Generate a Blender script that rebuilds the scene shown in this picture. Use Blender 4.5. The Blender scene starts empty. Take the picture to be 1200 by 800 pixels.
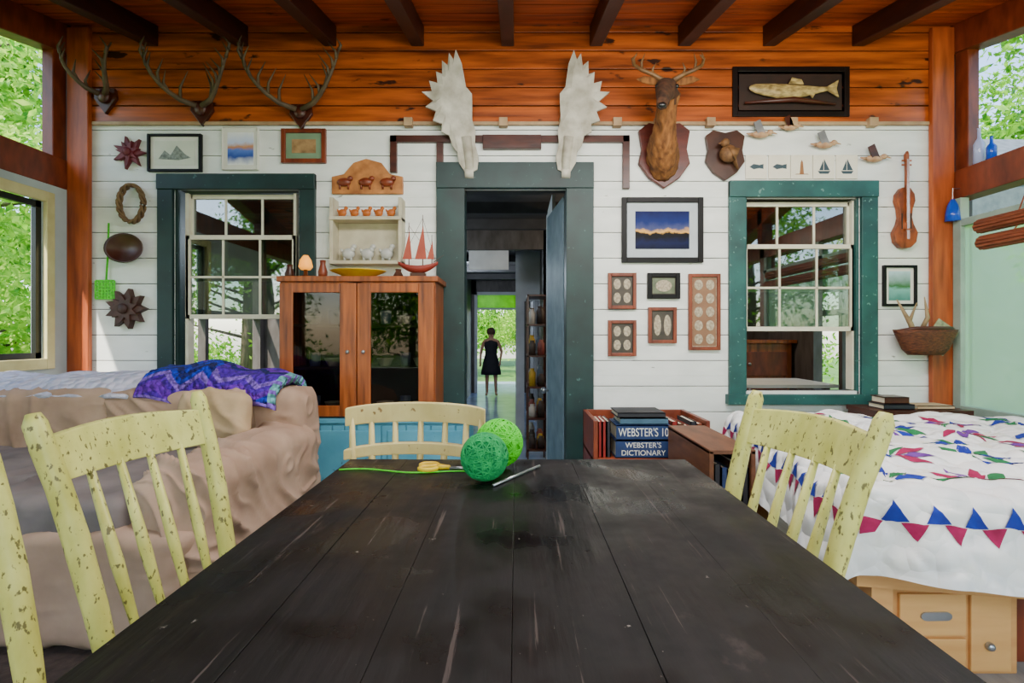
import bpy, math, random
import numpy as np
from mathutils import Vector, Matrix, noise
random.seed(7)
F=600.0; H=1.1; S=0.0061; D=3.66; CX=605; CY=392
def wx(u): return (u-CX)*S
def wz(v): return H+(CY-v)*S
def P(u,v,d): return Vector(((u-CX)*d/F, d, H+(CY-v)*d/F))
scene=bpy.context.scene; COL=scene.collection

# ---------------------------------------------------------------- materials
def lin(c):
    o=[]
    for x in c[:3]:
        x=x/255.0
        o.append(x/12.92 if x<=.04045 else ((x+.055)/1.055)**2.4)
    return (*o,1)
def M(name,c1,c2=None,rough=.6,scale=8,stretch=(1,1,1),bump=.0,metal=0,chips=None,chip_t=.62,chip_s=14,detail=6,trans=0,contrast=.25,emis=0,spec=None,pucker=0,cst=None):
    m=bpy.data.materials.new(name); m.use_nodes=True; nt=m.node_tree; N=nt.nodes; L=nt.links
    b=N['Principled BSDF']; b.inputs['Roughness'].default_value=rough; b.inputs['Metallic'].default_value=metal
    if spec is not None: b.inputs['Specular IOR Level'].default_value=spec
    if c2 is None: c2=tuple(max(0,x*.8) for x in c1)
    tc=N.new('ShaderNodeTexCoord'); mp=N.new('ShaderNodeMapping'); mp.inputs['Scale'].default_value=stretch
    nz=N.new('ShaderNodeTexNoise'); nz.inputs['Scale'].default_value=scale; nz.inputs['Detail'].default_value=detail
    L.new(tc.outputs['Object'],mp.inputs['Vector']); L.new(mp.outputs['Vector'],nz.inputs['Vector'])
    cr=N.new('ShaderNodeValToRGB'); cr.color_ramp.elements[0].position=.5-contrast; cr.color_ramp.elements[1].position=.5+contrast
    cr.color_ramp.elements[0].color=lin(c2); cr.color_ramp.elements[1].color=lin(c1)
    L.new(nz.outputs['Fac'],cr.inputs['Fac']); out=cr.outputs['Color']
    if chips:
        n2=N.new('ShaderNodeTexNoise'); n2.inputs['Scale'].default_value=chip_s; n2.inputs['Detail'].default_value=8
        m3=N.new('ShaderNodeMapping'); m3.inputs['Scale'].default_value=cst or stretch; L.new(tc.outputs['Object'],m3.inputs['Vector'])
        L.new(m3.outputs['Vector'],n2.inputs['Vector'])
        r2=N.new('ShaderNodeValToRGB'); r2.color_ramp.elements[0].position=chip_t; r2.color_ramp.elements[1].position=chip_t+.04
        L.new(n2.outputs['Fac'],r2.inputs['Fac'])
        mx=N.new('ShaderNodeMixRGB'); mx.inputs['Color2'].default_value=lin(chips)
        L.new(r2.outputs['Color'],mx.inputs['Fac']); L.new(out,mx.inputs['Color1']); out=mx.outputs['Color']
    L.new(out,b.inputs['Base Color'])
    if bump:
        bp=N.new('ShaderNodeBump'); bp.inputs['Strength'].default_value=bump; bp.inputs['Distance'].default_value=.01
        L.new(nz.outputs['Fac'],bp.inputs['Height']); L.new(bp.outputs['Normal'],b.inputs['Normal'])
    if pucker:
        vo=N.new('ShaderNodeTexVoronoi'); vo.inputs['Scale'].default_value=pucker; L.new(tc.outputs['Object'],vo.inputs['Vector'])
        bp=N.new('ShaderNodeBump'); bp.inputs['Strength'].default_value=.9; bp.inputs['Distance'].default_value=.03; bp.invert=True
        L.new(vo.outputs['Distance'],bp.inputs['Height']); L.new(bp.outputs[0],b.inputs['Normal'])
    if trans:
        t=N.new('ShaderNodeBsdfTranslucent'); mixs=N.new('ShaderNodeMixShader'); mixs.inputs[0].default_value=trans
        L.new(out,t.inputs['Color']); L.new(b.outputs[0],mixs.inputs[1]); L.new(t.outputs[0],mixs.inputs[2])
        L.new(mixs.outputs[0],N['Material Output'].inputs['Surface'])
    if emis:
        L.new(out,b.inputs['Emission Color']); b.inputs['Emission Strength'].default_value=emis
    return m
def worn_table():
    m=M('table_dark_wood',(27,20,21),(6,4,5),.4,6,(5,.6,5),.25,spec=.22); nt=m.node_tree; N=nt.nodes; L=nt.links; b=N['Principled BSDF']
    src=b.inputs['Base Color'].links[0].from_socket
    tc=N.new('ShaderNodeTexCoord'); out=src
    for st,sc,t,w,col in (((70,2.2,1),1.0,.63,.03,(84,72,68)),((3,2,1),3.0,.66,.06,(62,50,48)),((16,26,1),2.2,.70,.03,(170,158,148)),((9,.5,1),5,.62,.1,(48,36,34)),((45,30,1),2.0,.70,.02,(140,130,124)),((30,60,1),1.2,.70,.02,(3,3,3))):
        mp=N.new('ShaderNodeMapping'); mp.inputs['Scale'].default_value=st; mp.inputs['Location'].default_value=(st[0]*.37,1.3,0); L.new(tc.outputs['Object'],mp.inputs['Vector'])
        n=N.new('ShaderNodeTexNoise'); n.inputs['Scale'].default_value=sc; n.inputs['Detail'].default_value=9; n.inputs['Roughness'].default_value=.65; L.new(mp.outputs[0],n.inputs['Vector'])
        r=N.new('ShaderNodeValToRGB'); r.color_ramp.elements[0].position=t; r.color_ramp.elements[1].position=t+w; r.color_ramp.elements[1].color=(.7,.7,.7,1); L.new(n.outputs['Fac'],r.inputs['Fac'])
        mx=N.new('ShaderNodeMixRGB'); mx.inputs['Color2'].default_value=lin(col); L.new(r.outputs[0],mx.inputs['Fac']); L.new(out,mx.inputs['Color1']); out=mx.outputs[0]
    L.new(out,b.inputs['Base Color'])
    n=N.new('ShaderNodeTexNoise'); n.inputs['Scale'].default_value=7; n.inputs['Detail'].default_value=8; L.new(tc.outputs['Object'],n.inputs['Vector'])
    mr=N.new('ShaderNodeMapRange'); mr.inputs['From Min'].default_value=.35; mr.inputs['From Max'].default_value=.65; mr.inputs['To Min'].default_value=.18; mr.inputs['To Max'].default_value=.6
    L.new(n.outputs['Fac'],mr.inputs['Value']); L.new(mr.outputs[0],b.inputs['Roughness'])
    return m
def ZG(name,stops,z0,z1,rough=.5,axis=2):
    m=bpy.data.materials.new(name); m.use_nodes=True; nt=m.node_tree; N=nt.nodes; L=nt.links
    b=N['Principled BSDF']; b.inputs['Roughness'].default_value=rough; b.inputs['Specular IOR Level'].default_value=.15
    tc=N.new('ShaderNodeTexCoord'); sp=N.new('ShaderNodeSeparateXYZ'); L.new(tc.outputs['Object'],sp.inputs[0])
    nz=N.new('ShaderNodeTexNoise'); nz.inputs['Scale'].default_value=18; L.new(tc.outputs['Object'],nz.inputs['Vector'])
    ad=N.new('ShaderNodeMath'); ad.operation='MULTIPLY_ADD'; ad.inputs[1].default_value=(z1-z0)*.25
    L.new(nz.outputs['Fac'],ad.inputs[0]); L.new(sp.outputs[axis],ad.inputs[2])
    mr=N.new('ShaderNodeMapRange'); mr.inputs['From Min'].default_value=z0+(z1-z0)*.125; mr.inputs['From Max'].default_value=z1+(z1-z0)*.125
    L.new(ad.outputs[0],mr.inputs['Value'])
    cr=N.new('ShaderNodeValToRGB'); e=cr.color_ramp.elements
    e[0].position=stops[0][0]; e[0].color=lin(stops[0][1]); e[1].position=stops[-1][0]; e[1].color=lin(stops[-1][1])
    for p,c in stops[1:-1]:
        k=e.new(p); k.color=lin(c)
    L.new(mr.outputs[0],cr.inputs['Fac']); L.new(cr.outputs[0],b.inputs['Base Color'])
    return m
def glass(name,tint,refl=.25,rough=.02,haze=0):
    m=bpy.data.materials.new(name); m.use_nodes=True; nt=m.node_tree; N=nt.nodes; L=nt.links
    N.remove(N['Principled BSDF'])
    t=N.new('ShaderNodeBsdfTransparent'); t.inputs[0].default_value=lin(tint)
    g=N.new('ShaderNodeBsdfGlossy'); g.inputs['Roughness'].default_value=rough
    tc=N.new('ShaderNodeTexCoord'); nz=N.new('ShaderNodeTexNoise'); nz.inputs['Scale'].default_value=3
    L.new(tc.outputs['Object'],nz.inputs['Vector'])
    mr=N.new('ShaderNodeMapRange'); mr.inputs['To Min'].default_value=refl*.8; mr.inputs['To Max'].default_value=refl*1.2
    L.new(nz.outputs['Fac'],mr.inputs['Value'])
    mx=N.new('ShaderNodeMixShader'); L.new(mr.outputs[0],mx.inputs[0]); L.new(t.outputs[0],mx.inputs[1]); L.new(g.outputs[0],mx.inputs[2])
    o=mx
    if haze:
        tr=N.new('ShaderNodeBsdfTranslucent'); tr.inputs[0].default_value=lin((240,252,228))
        m2=N.new('ShaderNodeMixShader'); m2.inputs[0].default_value=haze; L.new(mx.outputs[0],m2.inputs[1]); L.new(tr.outputs[0],m2.inputs[2]); o=m2
    L.new(o.outputs[0],N['Material Output'].inputs['Surface'])
    return m
def wool(name,c):
    m=M(name,c,tuple(x*.6 for x in c),.95,40); nt=m.node_tree; N=nt.nodes; L=nt.links
    tc=N.new('ShaderNodeTexCoord'); vo=N.new('ShaderNodeTexVoronoi'); vo.inputs['Scale'].default_value=38; L.new(tc.outputs['Object'],vo.inputs['Vector'])
    bp=N.new('ShaderNodeBump'); bp.inputs['Strength'].default_value=1; bp.inputs['Distance'].default_value=.04; bp.invert=True
    L.new(vo.outputs['Distance'],bp.inputs['Height']); L.new(bp.outputs[0],N['Principled BSDF'].inputs['Normal']); return m

white_plank=M('white_paint',(246,248,244),(220,224,220),.6,3,(1,1,3),.1,chips=(150,150,140),chip_t=.69,chip_s=9)
dark_gap=M('dark_gap',(44,38,34))
orange_wood=M('orange_pine',(204,98,30),(84,32,9),.38,4,(.5,1,6),.15,chips=(48,20,8),chip_t=.64,chip_s=3.2,cst=(1.4,1,3.5))
ceil_wood=M('ceiling_boards',(206,92,28),(90,32,10),.4,4,(.5,6,1),.15,chips=(56,22,9),chip_t=.64,chip_s=3.2,cst=(1.2,3,1))
beam_wood=M('beam_wood',(54,17,8),(22,7,4),.45,4,(5,.6,5),.2)
post_wood=M('post_wood',(200,96,40),(108,42,14),.5,4,(5,5,.6),.2)
green_trim=M('green_trim',(38,98,94),(20,62,62),.5,5,(1,1,1),.1,chips=(90,132,124),chip_t=.64,chip_s=30)
darkgreen_trim=M('door_green',(18,56,55),(8,30,31),.5,5,chips=(60,96,92),chip_t=.68,chip_s=30)
cream=M('cream_sash',(230,226,204),(206,198,174),.5,8)
cream_frame=M('cream_yellow_frame',(224,214,158),(196,184,128),.5,8)
pale_wall=M('pale_grey_paint',(194,206,206),(168,180,182),.7,4)
hall_white=M('hall_white',(206,208,212),(176,178,184),.7,4)
hall_dark=M('hall_dark',(64,62,64),(38,37,38),.7,4)
hall_wood=M('hall_wood',(92,86,84),(56,48,44),.6,4,(3,3,1))
hall_floor_m=M('hall_floor',(160,176,206),(120,134,160),.2,3)
table_m=worn_table()
yellow=M('yellow_chair_paint',(216,212,122),(180,176,84),.45,9,(2,2,1),.15,chips=(104,96,50),chip_t=.60,chip_s=70,contrast=.2,cst=(1.6,1.6,.8))
tan_chair=M('tan_chair_paint',(224,206,146),(192,168,106),.5,6,chips=(140,104,60),chip_t=.66,chip_s=40)
beige=M('beige_slipcover',(192,160,138),(156,124,104),.95,5,(1,1,1),.5)
seat_cover=M('grey_seat_cover',(142,130,128),(100,90,90),.95,4,(1,1,1),.5)
pale_quilt=M('pale_lilac_quilt',(224,216,234),(186,188,214),.95,9,(1,1,1),.8,pucker=22)
cushion_m=M('sand_cushion',(204,174,140),(172,142,106),.95,6,(1,1,1),.4)
hutch_m=M('hutch_wood',(184,96,40),(82,34,12),.35,5,(6,6,.5),.2)
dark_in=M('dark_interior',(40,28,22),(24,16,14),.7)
blue_cab=M('blue_cabinet_paint',(96,166,188),(64,134,160),.5,5,chips=(60,90,96),chip_t=.68,chip_s=30)
antler_m=M('antler',(108,88,62),(50,38,27),.6,10,(1,1,1),.2)
moose_m=M('moose_antler',(216,210,196),(140,132,114),.6,9,(1,1,1),.6)
fur=M('deer_fur',(162,104,50),(78,44,20),.9,34,(1,1,.35),1)
fur_dark=M('deer_head_fur',(92,56,32),(40,24,14),.9,30,(1,1,1),.8)
black=M('black',(22,20,20),(12,11,11),.3)
walnut=M('walnut',(84,36,20),(46,16,10),.35,6,(1,1,4),.1)
mahog=M('mahogany_shield',(104,36,20),(56,16,9),.35,6,(1,1,4),.1)
redwood=M('red_brown_wood',(140,62,32),(86,32,16),.4,6,(3,3,1),.1)
blackframe=M('black_frame',(16,16,19),(8,8,10),.45,spec=.2)
grey_mat=M('pale_mat',(196,204,210),(180,188,196),.8,spec=.1)
white_m=M('white_card',(234,232,222),(216,214,204),.7)
cream_tile=M('cream_tile',(242,236,220),(226,218,198),.35)
wicker=M('wicker',(118,62,32),(48,22,12),.7,40,(1,1,3),.8)
lime=M('lime',(84,226,16),(44,176,6),.6,60,bump=.3)
teal=M('teal_green_yarn',(20,172,90),(6,112,58),.9,60,bump=.3)
steel=M('steel',(180,184,188),(150,154,158),.3,8,metal=.9)
yellow_tag=M('yellow_label',(230,200,20),(200,150,10),.5)
quilt_white=M('quilt_white',(242,240,236),(216,218,222),.9,12,(1,1,1),0,pucker=13)
qblue=M('quilt_blue',(14,46,156),(8,28,116),.9,30)
qmag=M('quilt_magenta',(166,16,84),(124,6,56),.9,30)
qgreen=M('quilt_green',(26,124,70),(14,86,44),.9,30)
qpurple=M('quilt_purple',(114,54,152),(76,30,116),.9,30)
crate_m=M('crate_pine',(222,168,104),(186,126,68),.5,4,(.6,3,4),.1)
cardgold=M('gold_fish',(214,186,120),(92,72,36),.4,26,(1,1,2))
fiddle_m=M('orange_varnish',(172,84,32),(66,26,10),.45,12,(2,2,1),.4)
bluebottle=M('cobalt_glass',(30,90,220),(18,60,170),.1)
clearbottle=M('clear_glass',(190,200,230),(150,160,210),.1)
leaf_a=M('leaf_green',(160,220,56),(44,120,20),.6,5,trans=.5,contrast=.15)
leaf_b=M('leaf_yellowgreen',(216,244,100),(92,170,36),.6,5,trans=.55,contrast=.15)
bark=M('bark',(120,106,90),(78,66,54),.9,6,(4,4,.6),.6)
grass=M('grass',(96,140,44),(56,92,28),.95,2,bump=.3)
floor_m=M('floor_boards',(168,166,162),(122,118,114),.5,4,(6,.6,1),.1)
rug_m=M('dark_rug',(66,52,46),(36,27,25),.95,30,(1,1,1),.5)
gl=glass('window_glass',(184,194,186),.19)
gl_cab=glass('cabinet_glass',(200,196,190),.025)
gl_haze=glass('hazy_glass',(246,254,244),.03,haze=.38)
wools=[wool('wool_'+n,c) for n,c in (('purple',(88,14,196)),('lilac',(156,110,240)),('blue',(12,54,226)),('navy',(10,20,120)),('violet',(124,34,216)),('aqua',(130,214,222)))]
paper=M('paper',(228,220,196),(206,196,170),.8)
skin_m=M('skin',(196,146,118),(176,124,98),.6)
dress_m=M('dark_dress',(34,32,42),(22,20,28),.8)
hair_m=M('brown_hair',(96,68,44),(60,40,26),.7,20)
roof_m=M('roof_grey',(96,104,112),(70,78,86),.8)
siding=M('siding',(84,98,100),(60,74,78),.7)

# ---------------------------------------------------------------- mesh builder
class MB:
    def __init__(s): s.v=[]; s.f=[]; s.mi=[]; s.cur=0
    def add(s,vs,fs):
        o=len(s.v); s.v+= [Vector(p) for p in vs]
        for f in fs: s.f.append([i+o for i in f]); s.mi.append(s.cur)
        return s
    def box(s,x0,x1,y0,y1,z0,z1):
        if x0>x1:x0,x1=x1,x0
        if y0>y1:y0,y1=y1,y0
        if z0>z1:z0,z1=z1,z0
        return s.add([(x0,y0,z0),(x1,y0,z0),(x1,y1,z0),(x0,y1,z0),(x0,y0,z1),(x1,y0,z1),(x1,y1,z1),(x0,y1,z1)],
          [(0,3,2,1),(4,5,6,7),(0,1,5,4),(1,2,6,5),(2,3,7,6),(3,0,4,7)])
    def tube(s,pts,rads,seg=8,flat=1.0,closed=False):
        pts=[Vector(p) for p in pts]; n=len(pts)
        if not hasattr(rads,'__len__'): rads=[rads]*n
        up=None; vs=[]
        for i in range(n):
            if closed: t=(pts[(i+1)%n]-pts[i-1])
            else: t=pts[min(i+1,n-1)]-pts[max(i-1,0)]
            t.normalize()
            if up is None:
                up=Vector((0,0,1)) if abs(t.z)<.9 else Vector((0,1,0))
            a=up-t*up.dot(t)
            if a.length<1e-4: a=Vector((1,0,0))-t*t.x
            a.normalize(); up=a; b=t.cross(a)
            for k in range(seg):
                an=2*math.pi*k/seg
                vs.append(pts[i]+a*math.cos(an)*rads[i]+b*math.sin(an)*rads[i]*flat)
        fs=[]
        for i in range(n if closed else n-1):
            for k in range(seg):
                j=(i+1)%n
                fs.append((i*seg+k,i*seg+(k+1)%seg,j*seg+(k+1)%seg,j*seg+k))
        if not closed:
            fs.append(tuple(range(seg))[::-1]); fs.append(tuple((n-1)*seg+k for k in range(seg)))
        return s.add(vs,fs)
    def lathe(s,prof,c,seg=24,sx=1,sy=1):
        c=Vector(c); vs=[]; fs=[]; n=len(prof)
        for r,z in prof:
            for k in range(seg):
                a=2*math.pi*k/seg; vs.append(c+Vector((r*sx*math.cos(a),r*sy*math.sin(a),z)))
        for i in range(n-1):
            for k in range(seg):
                fs.append((i*seg+k,i*seg+(k+1)%seg,(i+1)*seg+(k+1)%seg,(i+1)*seg+k))
        fs.append(tuple(range(seg))[::-1]); fs.append(tuple((n-1)*seg+k for k in range(seg)))
        return s.add(vs,fs)
    def ball(s,c,r,seg=16,rings=10):
        if not hasattr(r,'__len__'): r=(r,r,r)
        c=Vector(c); vs=[]; fs=[]
        for i in range(rings+1):
            p=math.pi*(i+.02)/(rings+.04)
            for k in range(seg):
                a=2*math.pi*k/seg
                vs.append(c+Vector((r[0]*math.sin(p)*math.cos(a),r[1]*math.sin(p)*math.sin(a),-r[2]*math.cos(p))))
        for i in range(rings):
            for k in range(seg):
                fs.append((i*seg+k,i*seg+(k+1)%seg,(i+1)*seg+(k+1)%seg,(i+1)*seg+k))
        fs.append(tuple(range(seg))[::-1]); fs.append(tuple(rings*seg+k for k in range(seg)))
        return s.add(vs,fs)
    def poly(s,pts,y0,y1):
        n=len(pts)
        vs=[(x,y0,z) for x,z in pts]+[(x,y1,z) for x,z in pts]
        fs=[tuple(range(n)),tuple(range(n,2*n))[::-1]]+[(i,i+n,(i+1)%n+n,(i+1)%n) for i in range(n)]
        return s.add(vs,fs)
    def rbox(s,c,size,r,n=10,amp=0,ns=4,puff=0,seed=0,fold=0,dirv=(1,.3,.5),fq=16):
        c=Vector(c); hx,hy,hz=[k/2 for k in size]; vs={}; fs=[]; V=[]; dirv=Vector(dirv).normalized()
        def key(i,j,k):
            if (i,j,k) in vs: return vs[(i,j,k)]
            p=Vector((-hx+2*hx*i/n,-hy+2*hy*j/n,-hz+2*hz*k/n))
            q=Vector((max(-hx+r,min(hx-r,p.x)),max(-hy+r,min(hy-r,p.y)),max(-hz+r,min(hz-r,p.z))))
            d=p-q
            if d.length>1e-6: p=q+d.normalized()*r
            if puff:
                a=(1-(p.x/hx)**2)*(1-(p.y/hy)**2); b=(1-(p.x/hx)**2)*(1-(p.z/hz)**2)
                p.z+=puff*a*(1 if p.z>0 else -1)*(abs(p.z)/hz); p.y+=puff*.5*b*(1 if p.y>0 else -1)*(abs(p.y)/hy)
            w=p+c
            if amp:
                nn=noise.noise_vector((w+Vector((seed,0,0)))*ns)+.3*noise.noise_vector(w*ns*2.2)
                w=w+nn*amp
            if fold and d.length>1e-6:
                ph=w.dot(dirv)*fq+noise.noise(w*2.3+Vector((seed,0,0)))*5+seed
                msk=.35+.65*max(0,min(1,.5+1.6*noise.noise(w*2.9+Vector((5,seed,0)))))
                f=(1-abs(math.sin(ph)))**2-.25
                f2=(1-abs(math.sin(ph*1.9+noise.noise(w*5)*4)))**3*.45
                w=w+d.normalized()*fold*(f+f2)*msk
            V.append(w); vs[(i,j,k)]=len(V)-1; return len(V)-1
        for a in range(n):
            for b in range(n):
                fs.append((key(a,b,0),key(a,b+1,0),key(a+1,b+1,0),key(a+1,b,0)))
                fs.append((key(a,b,n),key(a+1,b,n),key(a+1,b+1,n),key(a,b+1,n)))
                fs.append((key(a,0,b),key(a+1,0,b),key(a+1,0,b+1),key(a,0,b+1)))
                fs.append((key(a,n,b),key(a,n,b+1),key(a+1,n,b+1),key(a+1,n,b)))
                fs.append((key(0,a,b),key(0,a,b+1),key(0,a+1,b+1),key(0,a+1,b)))
                fs.append((key(n,a,b),key(n,a+1,b),key(n,a+1,b+1),key(n,a,b+1)))
        return s.add(V,fs)
    def grid(s,fn,nu,nv,mf=None):
        o=len(s.v)
        s.v+=[Vector(fn(i/nu,j/nv)) for j in range(nv+1) for i in range(nu+1)]
        for j in range(nv):
            for i in range(nu):
                s.f.append([o+j*(nu+1)+i,o+j*(nu+1)+i+1,o+(j+1)*(nu+1)+i+1,o+(j+1)*(nu+1)+i]); s.mi.append(mf((i+.5)/nu,(j+.5)/nv) if mf else s.cur)
        return s

def mkmesh(mb,name,mats,off=Vector((0,0,0)),smooth=False,recalc=True):
    me=bpy.data.meshes.new(name)
    me.from_pydata([tuple(p-off) for p in mb.v],[],mb.f)
    if not isinstance(mats,(list,tuple)): mats=[mats]
    for m in mats: me.materials.append(m)
    for p,mi in zip(me.polygons,mb.mi): p.material_index=mi; p.use_smooth=smooth
    if recalc:
        import bmesh
        bm=bmesh.new(); bm.from_mesh(me); bmesh.ops.recalc_face_normals(bm,faces=bm.faces); bm.to_mesh(me); bm.free()
    me.update(); return me
def mods(ob,bevel,sub,solid):
    if solid: m=ob.modifiers.new('Solidify','SOLIDIFY'); m.thickness=solid
    if bevel: m=ob.modifiers.new('Bevel','BEVEL'); m.width=bevel; m.segments=2; m.limit_method='ANGLE'
    if sub: m=ob.modifiers.new('Subdivision','SUBSURF'); m.levels=sub; m.render_levels=sub
def T(name,label,cat,loc=(0,0,0),rot=0,group=None):
    e=bpy.data.objects.new(name,None); e.empty_display_size=.1; e.location=loc; e.rotation_euler=(0,0,rot)
    e['label']=label; e['category']=cat
    if group: e['group']=group
    COL.objects.link(e); return e
def part(par,mb,name,mat,smooth=False,bevel=0,sub=0,solid=0,world=True,label=None,sroot=None,recalc=True):
    base=sroot if sroot is not None else par
    off=Vector(base.location) if world else Vector((0,0,0))
    ob=bpy.data.objects.new(name,mkmesh(mb,name,mat,off,smooth,recalc)); ob.parent=par; mods(ob,bevel,sub,solid)
    if label: ob['label']=label
    COL.objects.link(ob); return ob
def top(mb,name,label,cat,mat,smooth=False,bevel=0,sub=0,solid=0,group=None,recalc=True):
    xs=[p.x for p in mb.v]; ys=[p.y for p in mb.v]; zs=[p.z for p in mb.v]
    o=Vector(((min(xs)+max(xs))/2,(min(ys)+max(ys))/2,min(zs)))
    ob=bpy.data.objects.new(name,mkmesh(mb,name,mat,o,smooth,recalc)); ob.location=o; mods(ob,bevel,sub,solid)
    ob['label']=label; ob['category']=cat
    if group: ob['group']=group
    COL.objects.link(ob); return ob
def struct(mb,name,mat,smooth=False,bevel=0,parent=None):
    ob=bpy.data.objects.new(name,mkmesh(mb,name,mat,Vector((0,0,0)),smooth)); ob['kind']='structure'; mods(ob,bevel,0,0)
    if parent: ob.parent=parent
    COL.objects.link(ob); return ob
def dup(th,loc,rot=0,label=None):
    def cp(o,par):
        c=o.copy(); COL.objects.link(c)
        if par: c.parent=par
        for k in list(o.children): cp(k,c)
        return c
    c=cp(th,None); c.location=loc; c.rotation_euler=(0,0,rot)
    if label: c['label']=label
    return c

# ---------------------------------------------------------------- room shell
XL=wx(85); XR=wx(1112); YB=-1.2
zsplit=wz(146)
holes=[(wx(205),wx(350),wz(440),wz(222)),(wx(872),wx(1006),wz(458),wz(232)),(wx(543),wx(664),-1,wz(222))]
def boards(mb,x0,x1,z0,z1,y0,y1,h,holes,gap=.004):
    rows=[]; z=z0
    while z<z1-1e-4:
        rows.append((z,min(z+h,z1))); z+=h
    for a,b in rows:
        cuts=sorted({a,b}|{t for ho in holes for t in (ho[2],ho[3]) if a<t<b})
        for i in range(len(cuts)-1):
            c,d=cuts[i],cuts[i+1]; mid=(c+d)/2; segs=[(x0,x1)]
            for ho in holes:
                if ho[2]<mid<ho[3]:
                    ns=[]
                    for p,q in segs:
                        if ho[0]>p and ho[1]<q: ns+= [(p,ho[0]),(ho[1],q)]
                        else: ns.append((p,q))
                    segs=ns
            g0=gap/2 if i==0 else 0; g1=gap/2 if i==len(cuts)-2 else 0
            for p,q in segs: mb.box(p,q,y0,y1,c+g0,d-g1)
mb=MB(); boards(mb,XL,XR,0,zsplit,D,D+.03,.183,holes,.005)
mb.cur=1; boards(mb,XL,XR,zsplit,wz(20),D-.012,D+.03,.13,[],.009)
mb.cur=2; boards(mb,XL-.1,XR+.1,-.4,wz(20),D+.03,D+.1,5,holes,0)
struct(mb,'wall_back',[white_plank,orange_wood,dark_gap],bevel=.002)
mb=MB().box(XL-.3,XR+.3,YB,D+.1,-.08,0)
struct(mb,'floor',floor_m)
SL=.225
def cz(y): return 3.30-SL*(D-y)
def sloped(mb,x0,x1,a,b,h0,h1):
    return mb.add([(x0,a,cz(a)+h0),(x1,a,cz(a)+h0),(x1,b,cz(b)+h0),(x0,b,cz(b)+h0),(x0,a,cz(a)+h1),(x1,a,cz(a)+h1),(x1,b,cz(b)+h1),(x0,b,cz(b)+h1)],[(0,3,2,1),(4,5,6,7),(0,1,5,4),(1,2,6,5),(2,3,7,6),(3,0,4,7)])
mb=MB(); y=YB
while y<D+.1:
    sloped(mb,XL-.4,XR+.4,y+.005,y+.135,0,.03); y+=.14
sloped(mb,XL-.4,XR+.4,YB,D+.2,.035,.07)
struct(mb,'ceiling',ceil_wood)
for i,u in enumerate((180,285,388,490,595,698,801,900,1004)):
    x=wx(u); mb=sloped(MB(),x-.045,x+.045,YB+.1,D-.013,-.145,0)
    top(mb,'ceiling_rafter','dark red-brown wooden rafter under the board ceiling','rafter',beam_wood,bevel=.006,group='ceiling rafters')
mb=MB().box(wx(1086),XR,D-.05,D-.013,0,cz(D)-.03); struct(mb,'trim_1',post_wood,bevel=.006)
mb=MB().box(XL,wx(110),D-.05,D-.013,0,cz(D)-.03); struct(mb,'trim_2',post_wood,bevel=.006)
for nm,x0,x1,za,zb_ in (('trim_3',XR,XR+.14,wz(236),wz(203)),('trim_4',XL-.14,XL,2.12,2.33)):
    mb=MB().box(x0,x1,YB,D-.013,za,zb_); sloped(mb,x0,x1,YB,D,-.2,0)
    for yy in (YB,.9): mb.box(x0,x1,yy,yy+.12,0,cz(yy))
    mb.box(x0+.03,x1-.03,D-.12,D-.013,zb_,cz(D)-.2)
    struct(mb,nm,redwood,bevel=.006)
mb=MB(); z0,z1=.94,2.04; ya,yb=2.2,3.43
mb.box(XL-.08,XL,YB,D,0,z0).box(XL-.08,XL,yb,D,z0,2.12).box(XL-.08,XL,1.02,ya,z0,2.12).box(XL-.08,XL,ya,yb,z1,2.12)
struct(mb,'wall_left',pale_wall)
w=bpy.data.objects.new('window_1',None); w['kind']='structure'; COL.objects.link(w)
mb=MB()
mb.box(XL,XL+.03,ya-.07,ya,z0-.07,z1+.02).box(XL,XL+.03,yb,yb+.06,z0-.07,z1+.02).box(XL,XL+.03,ya,yb,z0-.07,z0).box(XL,XL+.03,ya,yb,z1-.05,z1+.02)
struct(mb,'casing',cream_frame,bevel=.004,parent=w)
mb=MB().box(XL-.04,XL-.01,ya,ya+.04,z0,z1).box(XL-.04,XL-.01,yb-.04,yb,z0,z1).box(XL-.04,XL-.01,ya,yb,z0,z0+.04).box(XL-.04,XL-.01,ya,yb,z1-.09,z1-.05).box(XL-.04,XL-.01,2.8,2.84,z0,z1)
struct(mb,'sash',black,parent=w)
mb=MB().box(XR,XR+.08,YB,D,0,.55)
struct(mb,'wall_right',pale_wall)
w=bpy.data.objects.new('window_2',None); w['kind']='structure'; COL.objects.link(w)
mb=MB(); z0,z1=.55,2.05
mb.box(XR-.02,XR+.04,D-.12,D-.055,z0,z1).box(XR-.02,XR+.04,YB+.2,D-.12,z0,z0+.06).box(XR-.02,XR+.04,1.02,D-.12,z1-.2,z1-.15)
for yy in (1.05,2.2): mb.box(XR-.02,XR+.04,yy,yy+.07,z0,z1)
struct(mb,'casing',M('sage_frame',(160,182,168),(134,156,144),.5),bevel=.004,parent=w)
mb=MB().box(XR+.01,XR+.014,1.1,D-.1,z0+.06,z1-.2); struct(mb,'pane',gl_haze,parent=w)
mb=MB().box(XL,XR,YB-.1,YB,0,.6); struct(mb,'wall_front',pale_wall)

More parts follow.
